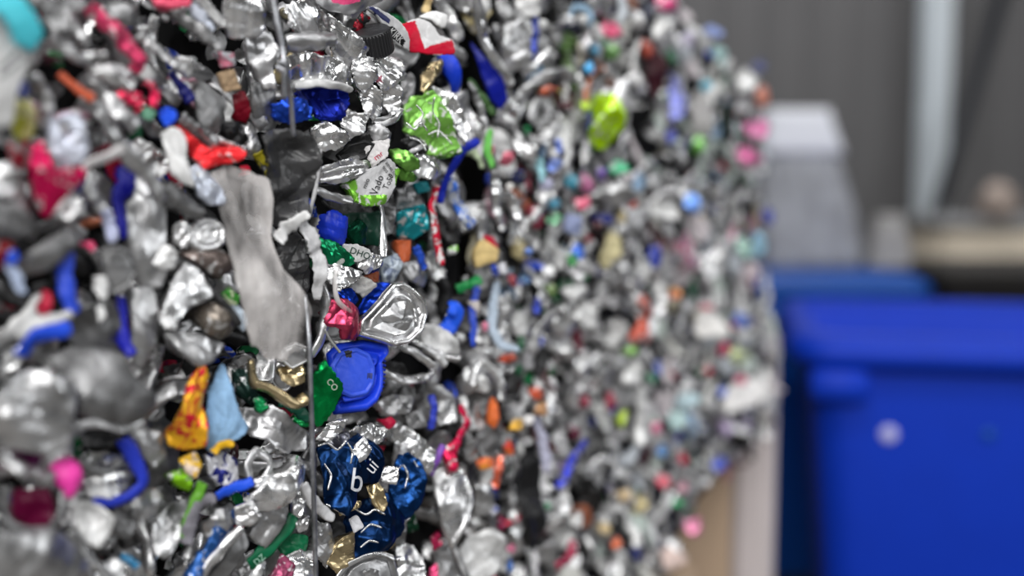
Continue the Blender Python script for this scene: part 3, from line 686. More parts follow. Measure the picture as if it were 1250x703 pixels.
S(p, '*twisted bright blue plastic', 'p:34,88,222', 8, '519,419 536,409 550,398 557,382 546,374', [8, 12, 16, 20, 14], cr=.2)
I('crushed_can', '*white layered folded can edge', 'wht', 12, '516,398 530,396 544,402 560,418 563,441 540,440 520,432', cr=.3)
for k_, (l_, w_) in enumerate((('484,420 506,430 530,448', 8), ('500,414 524,426 545,446', 7), ('516,424 540,434 562,436', 8))):
    S('rim_fragment', ('bright curved can rim', 'second bright curved can rim', 'outer bright curved can rim')[k_], 'brt', 12 + 3 * k_, l_, w_, cr=.06)
S('rim_fragment', '*silver crescent shaped can rim', 'brt', 10, '464,452 490,463 516,462 530,456', [6, 9, 9, 5], cr=.08)
I('crushed_can', 'dark dull can side', 'drk', 2, '464,440 492,444 500,456 480,462 466,454', cr=.2)
# blue plastic cap
bc = empty('bottle_cap', on_face(436, 462, .03))
I(0, '', 'p:52,84,212', 26, '404,446 414,430 436,424 452,432 458,448 457,470 450,482 430,486 416,480 408,466', cr=.08, prof='dish', parent=bc, name='inner_panel', sk=2, tilt=.1, K=20, M=70, paint=[('p:40,40,50', '420,429 430,428 431,437 424,436'), ('p:50,60,120', '449,456 454,456 454,462 449,462')])
I(0, '', 'p:30,66,214', 22, '400,432 413,420 445,416 476,421 478,428 467,440 468,456 466,474 459,490 446,501 410,506 408,500 418,488 413,470 402,448', cr=.1, prof='ring', parent=bc, name='outer_flange', sk=12, tilt=.1, K=24, M=110)
S(0, '', 'p:34,70,220', 29, '418,487 440,483 456,472 462,452 460,438', 7, parent=bc, name='raised_lip', cr=.04)
for k_ in range(14):
    t_ = k_ / 13; c_ = catmull(pts('470,440 470,458 467,474 459,490 446,500'), 14)[k_]
    S(0, '', 'p:26,58,200', 24, [(c_[0] - 4, c_[1] - 1), (c_[0] - 2, c_[1]), (c_[0] + .5, c_[1] + .5)], 2.0, parent=bc, name='rib', n=6, mc=5, cr=0)
register(bc, 'bottle_cap', '*cracked blue plastic bottle cap', 436, 462, .07)
gf = I('foil_scrap', '*bright green printed foil', 'h:12,160,80', 34, '398,444 410,457 419,475 414,488 392,523 382,515 380,460', cr=.25, **HK)
text_on(gf, 'CO', 405, 469, 8, 50, 'm:205,225,205', lift=.0016)
I('foil_scrap', 'green foil under the gold tube', 'f:10,128,66', 16, '358,512 366,502 378,504 378,520 366,520', cr=.5)
I(f, 'shiny crumpled can strip below the green foil', 'crk', 28, '387,536 403,516 423,513 419,526 399,538', cr=.5, **HK)
I('crushed_can', 'flattened silver can crest', 'crk', 22, '426,528 438,520 454,518 470,530 461,541 440,546', cr=.5, **HK)
I(f, 'dark grey blue can wall', 'f:96,96,108', 12, '400,536 424,528 432,546 414,552 398,546')
I('crushed_can', '*white crumpled can strip', 'crk', 6, '455,518 475,508 490,519 506,528 534,553 531,576 515,571 500,546 475,534', cr=.5, **HK)
I(p, 'small red plastic knob', 'p:190,26,64', 8, '466,514 477,509 483,516 474,523', dome=.3)
I(f, 'dull grey can block', 'dul', 2, '494,506 515,500 523,520 500,524', cr=.3)
I(f, 'light grey can block', 'alu', 4, '531,490 556,486 558,514 536,519', cr=.4)
S('plastic_strip', 'small blue plastic strip', 'p:52,66,180', 6, '526,482 530,500 525,524', [7, 8, 9])
I(f, 'mixed silver scrap', 'alu', 0, '456,494 480,482 510,486 498,504 470,508', cr=.7)
# dark blue can
db = empty('crushed_can', on_face(455, 612, .03))
dk = dict(cr=.5, K=26, M=90, jag=.05, parent=db)
bw1 = I(0, '', 'h:16,50,96', 28, '388,544 400,540 413,549 425,536 436,560 440,590 434,612 424,628 410,624 398,615 396,580', name='printed_wall', **dk)
I(0, '', 'h:14,46,90', 29, '430,620 452,606 470,600 484,624 500,620 492,650 466,673 436,685 432,667 424,640', name='printed_wall', **dk)
rl = I(0, '', 'h:18,58,112', 32, '480,572 488,556 500,553 511,560 518,575 520,590 515,610 503,630 488,640 480,626 476,600', name='printed_wall', **dk)
I(0, '', 'h:12,40,80', 30, '424,540 440,528 462,548 468,566 464,588 444,590 432,572', name='printed_wall', **dk)
I(0, '', 'crk', 34, '430,549 445,533 453,548 446,560 434,565', cr=.3, K=14, M=50, parent=db, name='bare_metal_patch')
I(0, '', 'crk', 35, '461,577 474,570 487,572 483,591 468,588', cr=.6, K=14, M=50, parent=db, name='bare_metal_patch')
I(0, '', 'gld', 35, '449,593 460,589 468,598 474,615 467,627 455,612', cr=.6, K=14, M=50, parent=db, name='gold_inner_lining')
I(0, '', 'gld', 34, '413,618 424,613 441,612 440,618 426,624 416,628', cr=.4, K=14, M=50, parent=db, name='gold_inner_lining')
I(0, '', 'gld', 28, '410,666 420,656 433,650 434,682 414,701 402,687', cr=.5, K=18, M=60, parent=db, name='gold_inner_lining')
I(0, '', 'gld', 31, '464,672 474,660 484,652 482,664 470,674', cr=.4, K=14, M=50, parent=db, name='gold_inner_lining')
I(0, '', 'm:215,215,220', 36, '427,634 436,629 444,643 433,650', cr=.1, K=8, M=30, parent=db, name='white_printed_square', sk=2)
text_on(bw1, 'b', 433, 590, 30, 8, 'm:196,198,204', lift=.007, sx=.95)
text_on(bw1, 'ui', 452, 571, 18, -52, 'm:190,192,198', lift=.008, sx=.9)
edges(db, 'crk', 36, '388,544 400,541 412,549 424,537', '396,566 404,580 400,598', '398,615 410,622 422,628 430,620', '430,619 446,628 458,622 470,628', '484,574 492,568 498,580 494,596', '478,628 490,640 500,632', '440,650 452,640 466,644', '424,540 430,552 428,566', '505,562 512,576 508,592', '440,668 450,660 462,662')
register(db, 'crushed_can', '*dark blue printed can torn open to its gold lining', 455, 612, .1)
S('plastic_strip', '*whitish strap across the lower wire', 'm:196,196,198', 40, '370,590 382,612 394,624 407,633', [9, 13, 12, 9], cr=.08)
I('crushed_can', 'grey dented can side below the strap', 'alu', 20, '384,636 400,640 408,656 412,674 402,692 386,680', cr=.35, **HK)
lid = empty('lid_disc', on_face(455, 704, .035))
I(0, '', 'alu', 32, '408,712 420,692 438,681 462,675 480,680 487,704 480,730 440,742 414,734', cr=.05, prof='lid', parent=lid, name='panel', sk=6, tilt=.08, **HK)
S(0, '', 'brt', 36, '409,708 424,690 444,680 466,676 482,682', 5, parent=lid, name='seam', cr=.02)
I(0, '', 'alu', 37, '444,698 452,694 462,697 462,704 446,705', cr=.2, parent=lid, name='pull_tab', sk=2)
register(lid, 'lid_disc', '*round silver can lid at the lower edge', 450, 696, .06)
I('crushed_can', '*crumpled silver can with fine pleats', 'crk', 24, '484,672 494,661 508,668 519,681 522,712 486,714', cr=.7, **HK)
I(f, 'grey pleated can wall', 'dul', 10, '476,662 486,642 496,640 494,660 482,672')
I('crushed_can', '*flattened oval can with a bright edge', 'brt', 12, '528,576 540,567 553,565 570,578 576,600 575,618 566,645 556,669 541,644 529,608', cr=.25, dome=.2, prof='dish', K=18, M=60)
I('crushed_can', '*white crumpled can at the lower edge', 'wht', 10, '557,682 575,655 600,644 613,655 613,690 592,712 570,708', cr=.45, K=16, M=50)
S('rim_fragment', 'dark grey curved can edge', 'dul', 14, '528,618 552,664 570,706', 8, cr=.05)
I(f, 'grey can scrap', 'alu', 4, '530,676 550,672 566,706 536,712')
I(f, 'dark red can scrap', 'f:140,20,60', 4, '526,656 536,648 540,664 530,672')
I(f, 'pink can scrap', 'f:230,80,130', 6, '526,694 533,688 535,706 527,708')
S('plastic_strip', '*purple plastic strip', 'p:122,72,168', 14, '541,543 534,560 525,580', 7, cr=.06)
S('foil_scrap', '*crimson twisted foil ribbon', 'f:206,26,74', 10, '561,494 569,515 560,535 550,552 554,576', [7, 10, 9, 16, 10], cr=.3)
I(f, 'green black can scrap', 'f:20,60,40', 0, '496,626 506,628 510,646 498,650')
# teal scraps above
I(p, '*teal plastic scrap', 'f:30,140,150', 2, '484,262 496,256 520,250 524,280 506,292 486,288')
I(p, 'small teal plastic scrap', 'p:20,130,140', 0, '506,224 522,222 524,232 510,236')
I(p, 'orange plastic scrap', 'p:190,92,52', 0, '486,294 502,294 500,318 488,320')
S('plastic_strip', 'blue plastic sliver', 'p:40,80,190', 0, '506,300 512,312 520,328', 8)
I(f, 'grey can wall in shade', 'dul', -6, '484,232 506,226 518,248 496,260 484,254')
I(f, 'pale label can bit', 'n:170,180,190/110,120,140', 4, '464,318 484,310 492,320 480,344 470,346')
I(f, 'grey curved can wall', 'alu', -4, '490,322 508,318 522,336 520,350 500,342')
# the baling wire with its tie
w = empty('baling_wire', on_face(350, 90, .04))
cord(0, '', 'stl', '331,-22 338,27 345,60 347,85 347,121', 4.0, [42, 46, 48, 50, 48], name='upper_strand', parent=w)
cord(0, '', 'stl', '343,70 352,100 355,120 358,166', 3.2, [46, 44, 42, 36], name='tail_strand', parent=w)
cord(0, '', 'stl', '339,76 349,79 346,87 338,82 349,86', 3.0, [50, 53, 50, 46, 52], name='twist', parent=w)
register(w, 'baling_wire', '*pale baling wire with a twisted tie', 346, 70, .2)
w2 = cord('baling_wire', '*dark upright baling wire over the blue cap side', 'stl', '372,360 377,415 380,500 382,570 384,650 386,730', 3.1, [34, 46, 46, 46, 46, 46])
CAT['baling_wire'] = 'wire'
# ------------------------------------------------------------------ the far bale: strips and coloured pieces, nearer end first
S('metal_strip', '*long silver strip hanging in a dark gap', 'brt', 6, '579,-10 588,32 593,55 613,85 624,104', [13, 13, 12, 11, 9])
I(p, '*navy plastic sheet in a dark gap', 'p:6,22,138', -6, '579,54 592,70 612,93 620,122 613,133 601,122 589,90', cr=.2)
S('plastic_strip', 'blue plastic strip', 'p:48,66,176', 6, '653,20 653,45 648,72', 9)
I('can_scrap', 'white can scrap', 'wht', 8, '627,-10 662,-10 658,20 641,20 632,10', w=.6)
I('can_scrap', 'silver can wall', 'alu', 0, '620,30 640,24 650,50 642,86 620,84 612,60', w=.6, cr=.5)
S('metal_strip', 'bright diagonal strip', 'brt', 6, '638,92 655,76 674,60', 9)
S('metal_strip', 'arched grey strip', 'alu', 4, '632,122 646,102 668,92 688,88 700,100', 10)
B('can_scrap', '*rust red can scrap', 'f:160,66,40', 4, 668, 110, 24, 15)
S('rim_fragment', 'pale blue can rim', 'm:150,180,205', 6, '695,20 702,10 714,10 722,20 718,32', 7)
B('can_scrap', 'white can scrap', 'wht', 8, 711, 24, 12, 12)
B('can_scrap', 'dark navy can scrap', 'f:24,28,50', -2, 700, 34, 22, 14)
S('plastic_strip', 'dull green strip', 'p:60,90,50', 0, '574,96 586,116 602,140', 8)
S('metal_strip', 'light grey strip', 'alu', 4, '572,100 585,128 594,152', 8)
S('plastic_strip', '*upright light green plastic strip', 'p:112,196,92', 8, '599,158 595,182 602,204', 8, cr=.05)
S('plastic_strip', '*long dark blue plastic strip', 'p:16,38,168', 10, '584,171 567,183 554,202 541,230 537,248', [8, 10, 10, 9, 7], cr=.08)
S('plastic_strip', 'pale green and white strip', 'm:190,205,170', 4, '569,180 580,190 590,204', 9)
S('foil_scrap', '*blue and silver foil strip', 'n:190,196,210/70,120,220', 6, '546,216 560,250 574,276', 14, cr=.3)
S('metal_strip', 'light hanging strip', 'brt', 4, '602,208 606,250 615,282', 10)
B(p, 'pink plastic bit', 'p:222,100,130', 6, 601, 183, 6, 10)
B(p, 'pink plastic sliver', 'p:206,84,108', 6, 620, 192, 12, 24, -30)
S('metal_strip', 'white metal strip', 'brt', 4, '617,232 627,252 638,272', 11)
S('metal_strip', 'bright curved strip', 'brt', 8, '638,274 655,262 663,250 667,236', 9)
B('can_scrap', 'rust brown can scrap', 'f:140,66,34', 2, 628, 236, 22, 12)
B('paper_scrap', 'round white bit', 'm:228,225,222', 8, 622, 227, 9, 9)
B('can_scrap', 'dark navy can scrap', 'f:18,24,70', -2, 632, 215, 24, 16)
B('can_scrap', 'white can scrap', 'brt', 4, 644, 186, 20, 24)
S('plastic_strip', 'pale teal strip', 'm:150,196,206', 6, '659,192 660,204 660,222', 9)
B(p, 'blue plastic sliver', 'p:92,122,224', 6, 682, 178, 10, 28)
B(p, '*periwinkle plastic scrap', 'p:112,140,228', 4, 677, 201, 22, 18)
B('can_scrap', 'lavender can scrap', 'm:190,190,216', 4, 668, 224, 20, 18)
B(p, '*teal blue plastic bit', 'p:62,158,190', 6, 698, 222, 20, 18)
B(p, '*orchid pink plastic scrap', 'p:216,112,168', 6, 717, 226, 18, 20)
B(p, '*coral pink plastic scrap', 'p:228,92,124', 8, 710, 248, 26, 17)
B(p, 'sea blue plastic bit', 'p:66,150,186', 4, 678, 250, 15, 14)
B(p, '*mint green plastic scrap', 'p:132,206,156', 6, 676, 268, 22, 14)
B('can_scrap', 'grey blue can scrap', 'm:150,160,196', 2, 700, 276, 24, 26)
S('foil_scrap', '*crimson and white hanging foil strip', 'n:206,22,56/214,208,208', 8, '534,226 528,250 531,275 538,324', [7, 9, 11, 9], cr=.15)
I('paper_scrap', '*beige card scrap', 'm:212,186,128', 6, '580,304 591,292 609,306 606,319 592,322 581,327', cr=.2, w=.6)
I(p, 'dark red plastic flap', 'p:190,24,58', 8, '591,288 601,290 608,302 600,304', w=.6)
B('can_scrap', 'pale green and white bit', 'n:130,190,90/220,220,220', 4, 553, 305, 14, 13)
B(p, '*white plastic button with a blue edge', 'm:226,226,232', 8, 613, 327, 13, 15, dome=.35)
S('plastic_strip', 'small blue crescent', 'p:36,66,196', 6, '606,316 602,324 606,336', 6)
S('plastic_strip', '*dark green plastic strip', 'p:26,124,64', 6, '558,354 570,348 587,341', 11)
S('plastic_strip', 'navy and blue strip', 'p:40,70,180', 2, '584,350 577,374 578,400 576,424', 8)
B('paper_scrap', 'white paper bit', 'm:222,214,210', 6, 583, 374, 9, 12)
S('metal_strip', '*long pale blue curved strip', 'm:176,190,206', 6, '608,344 602,372 601,400 612,420 634,426', [9, 11, 10, 11, 9], cr=.1)
B(p, 'rosy plastic bit', 'p:208,110,140', 6, 592, 398, 8, 13)
B(p, 'dark red plastic bit', 'p:150,52,62', 4, 625, 342, 10, 16)
B('can_scrap', 'white round can scrap', 'brt', 6, 617, 406, 22, 24)
B(p, 'deep blue plastic sliver', 'p:34,54,172', 6, 656, 375, 9, 24)
B(p, 'pale blue plastic bit', 'p:92,130,216', 6, 646, 306, 9, 9)
B(p, '*royal blue plastic scrap', 'p:44,98,216', 8, 707, 306, 19, 24)
B(p, 'green plastic bit', 'p:70,176,92', 6, 699, 318, 15, 14)
B('can_scrap', '*bright white can scrap', 'wht', 10, 706, 356, 28, 18)
B('can_scrap', 'bright silver can scrap', 'brt', 6, 730, 330, 16, 14)
B('can_scrap', 'white crumpled can scrap', 'wht', 6, 716, 386, 30, 34)
B('can_scrap', 'pale can scrap', 'brt', 4, 690, 400, 30, 44)
B(p, 'dark green plastic sliver', 'p:20,86,48', 2, 637, 420, 10, 26)
S('rim_fragment', '*grey arched can rim', 'alu', 8, '648,432 656,408 668,390 684,378', 10, cr=.1)
B('can_scrap', 'olive green can scrap', 'f:110,140,70', 2, 675, 356, 9, 18)
B('can_scrap', '*orange red can scrap', 'f:212,72,44', 8, 618, 438, 22, 12)
B(p, 'dark green plastic bit', 'p:14,80,46', -2, 634, 452, 10, 18)
S('rim_fragment', '*upright silver rim bent in an arch', 'brt', 8, '576,472 580,452 590,444 604,454 612,472 612,490', 9, cr=.08)
B('can_scrap', 'white can scrap', 'wht', 4, 590, 470, 16, 26)
I(p, '*orange plastic drop', 'p:214,106,52', 8, '598,492 602,484 607,498 609,512 603,522 595,516', w=.6, dome=.3)
B('can_scrap', '*vermilion can scrap', 'f:232,82,44', 8, 657, 480, 20, 13)
B('can_scrap', '*peach can scrap', 'f:232,166,108', 6, 661, 498, 20, 17)
B(p, '*amber yellow plastic scrap', 'p:228,168,44', 8, 631, 518, 20, 16)
B('paper_scrap', 'white paper bit', 'm:236,234,234', 8, 646, 512, 13, 12)
B('can_scrap', '*red and orange can scrap', 'n:206,50,60/214,110,50', 4, 621, 548, 15, 18)
B('can_scrap', '*salmon orange can scrap', 'n:232,120,80/232,150,60', 6, 595, 565, 24, 20)
S('foil_scrap', '*red orange foil strip', 'f:238,92,58', 8, '612,556 608,574 603,596', 10)
S('metal_strip', 'lilac grey strip', 'm:170,170,190', 6, '655,508 662,540 668,576', 11)
B('can_scrap', 'wine red can scrap', 'f:148,24,54', 4, 713, 490, 12, 22)
B('can_scrap', 'maroon can scrap', 'f:126,20,60', 4, 702, 530, 14, 14)
S('plastic_strip', '*slanting royal blue plastic strip', 'p:42,54,204', 8, '716,538 700,560 690,582 680,596', [8, 10, 10, 12])
S('metal_strip', 'white upright strip', 'wht', 6, '565,484 567,500 567,516', 9)
B('can_scrap', 'silver can scrap', 'alu', 4, 582, 512, 22, 40)
B('can_scrap', 'grey can scrap', 'alu', 2, 575, 548, 16, 30)
I('plastic_film', '*black plastic film in a gap', 'p:24,24,26', 0, '634,560 650,552 658,566 664,600 668,640 656,672 637,655 631,605', cr=.7, w=.6, K=14, M=50)
B(p, 'blue and white bit', 'n:70,90,180/210,210,220', 6, 603, 622, 10, 14)
B('can_scrap', 'deep wine can scrap', 'f:120,10,50', 2, 612, 638, 9, 20)
B('can_scrap', '*silver dented can side', 'alu', 8, 590, 610, 34, 40)
B(p, 'pink plastic bit', 'p:226,110,150', 6, 624, 670, 12, 11)
B(p, 'blue plastic sliver', 'p:60,110,200', 4, 622, 692, 9, 20)
B('can_scrap', 'bright can scrap', 'brt', 6, 680, 632, 20, 13)
B('paper_scrap', 'white round scrap', 'm:232,232,232', 8, 705, 635, 20, 17)
S('foil_scrap', '*crimson foil strip', 'f:190,30,72', 8, '704,662 692,682 676,692', 10)
B('can_scrap', 'dark can hollow', 'drk', 0, 680, 588, 12, 12)
B(p, 'green plastic bit', 'p:60,160,104', 6, 670, 617, 8, 9)
# beyond the middle
B('can_scrap', '*bright pink can scrap', 'f:216,62,122', 4, 815, 8, 34, 18)
B('can_scrap', '*rose red can scrap', 'f:232,80,122', 6, 746, 34, 28, 20)
B('can_scrap', 'moss green can scrap', 'f:106,160,84', 4, 747, 63, 17, 24)
B('can_scrap', 'orange red can scrap', 'f:206,76,56', 4, 790, 60, 12, 22)
I(p, '*maroon hollow of painted shade', 'p:52,12,22', -8, '788,62 800,50 812,72 814,104 800,124 788,100', w=.6)  # dark maroon sheet paints the shade of a void
B(p, 'sky blue plastic bit', 'p:56,160,226', 6, 719, 84, 15, 17)
B(p, 'steel blue plastic bit', 'p:70,140,180', 4, 727, 62, 10, 20)
S('plastic_strip', 'orange brown strip', 'p:190,96,52', 4, '726,84 719,100 713,124', 9)
I(p, '*lime yellow plastic lump', 'f:172,216,16', 14, '718,124 732,112 750,116 762,130 763,152 752,168 738,182 722,180 718,162 726,146', w=.85, cr=.6, tilt=.1, K=16, M=50)
B(p, 'small lime plastic bit', 'p:170,206,44', 8, 715, 130, 13, 16)
B(p, '*lavender blue plastic sheet', 'p:128,136,226', 6, 828, 116, 26, 56)
B(p, 'deep blue plastic bit', 'p:50,62,186', 6, 820, 165, 15, 20)
B(p, '*light cyan plastic bit', 'p:104,196,226', 8, 861, 103, 20, 18)
B('can_scrap', 'pale teal can scrap', 'm:160,190,190', 4, 882, 70, 15, 32)
B('can_scrap', '*pale blue can scrap on the top edge', 'm:140,156,206', 4, 872, 38, 22, 15)
B(p, 'dusky blue plastic bit', 'p:70,76,126', 2, 928, 80, 22, 16)
B(p, '*orange plastic cap like lump', 'p:234,124,92', 6, 932, 116, 19, 28)
B('can_scrap', 'white can scrap', 'wht', 4, 913, 100, 30, 30)
B(p, '*pink plastic scrap at the far edge', 'p:226,112,172', 6, 925, 158, 36, 28)
B(p, '*deeper pink plastic scrap at the far edge', 'p:220,92,156', 8, 915, 193, 38, 22)
B(p, 'fresh green plastic bit', 'p:122,210,84', 6, 853, 178, 15, 28)
I(p, 'dark green black hollow', 'p:10,26,20', -8, '880,130 892,128 896,160 890,178 880,168', w=.6)  # dark sheet painted as the shade in a void
B('can_scrap', 'pale can wall', 'alu', 4, 735, 6, 44, 24)
B('can_scrap', 'white can scrap', 'wht', 6, 812, 38, 34, 28)
B('can_scrap', 'lilac white can scrap', 'm:206,200,220', 6, 840, 50, 22, 22)
B('can_scrap', '*light grey hanging can wall', 'm:170,168,168', 4, 858, 140, 30, 56)
B(p, '*jade green plastic bit', 'p:62,184,128', 6, 756, 205, 24, 21)
B(p, 'purple plastic bit', 'p:112,80,176', 6, 735, 213, 13, 17)
B('can_scrap', '*broad light grey oval can side', 'alu', 8, 752, 238, 70, 28, -8)
B('can_scrap', 'flame red can scrap', 'f:218,82,58', 8, 771, 247, 13, 24)
B(p, 'navy plastic bit', 'p:26,34,130', 2, 740, 266, 20, 13)
B('paper_scrap', '*cream card scrap', 'm:208,198,156', 4, 750, 304, 26, 40)
B('paper_scrap', 'cream paper bit', 'm:200,186,150', 4, 760, 266, 13, 15)
B(p, '*cobalt blue plastic sliver', 'p:30,54,196', 6, 801, 313, 15, 32)
B('can_scrap', '*round white can bottom', 'wht', 8, 818, 255, 34, 34, prof='cup')
B(p, '*cornflower blue plastic bit', 'p:92,142,232', 8, 847, 251, 21, 30)
S('foil_scrap', 'pink and white foil strip', 'n:206,120,150/220,215,218', 6, '826,290 836,306 846,330', 14)
B(p, '*pale cyan plastic scrap', 'p:138,198,230', 6, 926, 300, 24, 36)
B(p, 'pale mint plastic scrap', 'p:176,226,208', 6, 908, 302, 22, 26)
B(p, '*navy plastic bit at the far edge', 'p:36,46,136', 6, 937, 263, 20, 20)
B('can_scrap', 'pinkish white can scrap', 'm:214,200,206', 6, 917, 332, 26, 26)
B('can_scrap', 'peach and red can bit', 'n:232,180,120/200,60,70', 6, 826, 358, 16, 16)
S('foil_scrap', '*brick red hanging foil strip', 'f:206,80,58', 8, '780,362 789,378 785,400 771,416', [12, 15, 13, 12])
B(p, 'dusty pink plastic bit', 'p:206,140,140', 6, 786, 412, 15, 13)
B('can_scrap', '*apple green can scrap', 'f:136,196,88', 8, 770, 428, 24, 12)
B('can_scrap', '*white can scrap under apple green foil', 'wht', 8, 774, 454, 28, 30)
B(p, 'slate blue plastic sliver', 'p:80,96,170', 4, 803, 450, 13, 24)
B(p, 'sea green plastic bit', 'p:60,140,100', 4, 797, 462, 14, 12)
B('can_scrap', '*big white can scrap with a red corner', 'm:232,230,228', 10, 872, 394, 50, 36)
B(p, 'ruby red plastic bit', 'p:206,34,84', 10, 884, 425, 16, 18)
B('can_scrap', 'rose can corner', 'f:210,80,100', 12, 864, 375, 16, 8)
B(p, '*bright blue plastic scrap', 'p:80,114,214', 8, 907, 392, 24, 21)
B('can_scrap', 'pale olive can scrap', 'f:176,190,130', 6, 902, 436, 26, 22)
B('can_scrap', '*large white can scrap with pink print', 'm:236,234,234', 12, 908, 482, 64, 46)
B('can_scrap', 'pink printed corner', 'p:232,110,140', 22, 906, 465, 15, 13)
B(p, 'pale blue plastic corner', 'p:120,140,226', 20, 882, 478, 12, 18)
B('can_scrap', 'claret can scrap', 'f:160,34,60', 4, 746, 490, 13, 24)
B(p, '*lime green plastic sliver', 'p:174,204,48', 8, 760, 510, 13, 26)
S('metal_strip', '*long white upright strip', 'wht', 8, '781,474 784,505 782,544', [13, 17, 13])
B(p, 'rose pink plastic bit', 'p:200,110,140', 6, 802, 523, 15, 20)
B('can_scrap', 'pale cyan can scrap', 'm:190,212,220', 6, 838, 490, 34, 24)
B('can_scrap', 'cyan white can scrap', 'm:180,206,206', 4, 826, 512, 22, 22)
B(p, 'azure plastic bit', 'p:72,136,208', 6, 808, 551, 13, 18)
B(p, '*violet blue plastic bit', 'p:64,84,196', 8, 879, 566, 20, 20)
B('can_scrap', '*watermelon red can scrap', 'f:236,96,116', 8, 811, 588, 20, 17)
B('can_scrap', 'soft pink can scrap', 'f:226,150,170', 6, 834, 596, 15, 15)
B(p, '*emerald plastic bit', 'p:26,150,84', 8, 828, 613, 16, 11)
B(p, '*mauve pink plastic scrap', 'p:212,112,152', 8, 847, 642, 26, 28)
B('can_scrap', '*burnt orange can scrap', 'f:222,98,56', 6, 754, 663, 14, 14)
B('paper_scrap', 'sandy paper bit', 'm:212,190,150', 4, 740, 646, 14, 14)
B('can_scrap', 'peach can scrap', 'm:220,196,160', 4, 762, 606, 18, 18)
B(p, 'dark navy plastic sliver', 'p:24,36,110', 2, 776, 672, 13, 26)
S('metal_strip', '*bent white strip', 'wht', 8, '757,608 766,632 776,652 778,668', 11)
B('paper_scrap', '*pale pink paper scrap at the bottom corner', 'm:232,208,200', 6, 822, 682, 32, 30)
# ------------------------------------------------------------------ loose filling between the described pieces
SIL = pts('-80,-80 812,-80 838,-4 868,38 906,76 934,104 944,160 936,250 942,330 955,400 955,470 946,540 900,574 870,600 842,650 812,716 800,800 -80,800')
SIL2 = pts('-80,-340 690,-270 795,-92 824,-8 858,42 896,82 924,112 932,164 926,250 932,336 942,406 942,470 932,538 888,576 856,606 828,656 796,716 770,790 600,900 -80,900')
VOIDS = [(214, 46, 34, 24), (190, 22, 24, 16), (600, 20, 12, 40), (606, 78, 8, 24), (510, 462, 28, 20), (4, 398, 14, 22), (183, 340, 9, 22), (572, 330, 8, 16), (440, 258, 28, 8), (566, 60, 10, 60),
         (28, 78, 26, 10), (560, 245, 8, 25), (545, 620, 4, 40), (800, 88, 10, 30), (886, 150, 7, 24), (645, 610, 12, 50), (120, 310, 8, 10), (8, 150, 10, 10), (580, 230, 7, 26), (586, 96, 22, 70), (572, 215, 20, 30), (560, 285, 16, 26), (515, 466, 34, 22), (512, 70, 20, 26), (548, 330, 14, 20), (70, 84, 30, 9), (252, 72, 26, 14), (272, 132, 12, 12), (345, 326, 14, 40), (300, 470, 14, 14), (130, 575, 14, 6), (190, 462, 9, 12), (24, 160, 14, 9), (428, 256, 36, 9), (540, 600, 8, 40), (508, 640, 10, 18)]
FW = {'brt': 'bright silver', 'alu': 'silver', 'dul': 'dull grey', 'drk': 'dark grey', 'wht': 'whitish', 'gld': 'gold toned'}
PAL = [('f:190,40,70', 'crimson'), ('f:40,70,180', 'blue'), ('f:30,120,70', 'green'), ('f:110,160,70', 'leaf green'), ('f:200,100,60', 'orange'), ('f:120,160,200', 'pale blue'),
       ('f:150,130,170', 'lilac'), ('f:160,150,120', 'khaki'), ('f:190,130,150', 'dusty pink'), ('f:40,46,70', 'slate'), ('f:90,40,44', 'dark red'), ('f:200,180,120', 'sand coloured')]
rf = np.random.RandomState(5)
random.seed(5)
done = []
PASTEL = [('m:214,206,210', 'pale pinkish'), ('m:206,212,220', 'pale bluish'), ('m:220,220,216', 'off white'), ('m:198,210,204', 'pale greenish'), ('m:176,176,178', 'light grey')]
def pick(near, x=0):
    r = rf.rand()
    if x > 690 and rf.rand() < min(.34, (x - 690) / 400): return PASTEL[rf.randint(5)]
    if near:
        for k, q in (('alu', .30), ('brt', .24), ('dul', .22), ('drk', .14), ('wht', .02)):
            if r < q: return k, FW[k]
            r -= q
    else:
        for k, q in (('alu', .26), ('brt', .27), ('wht', .14), ('dul', .14), ('drk', .07)):
            if r < q: return k, FW[k]
            r -= q
    q = PAL[rf.randint(len(PAL))]; return (soften(q[0], .3), q[1])
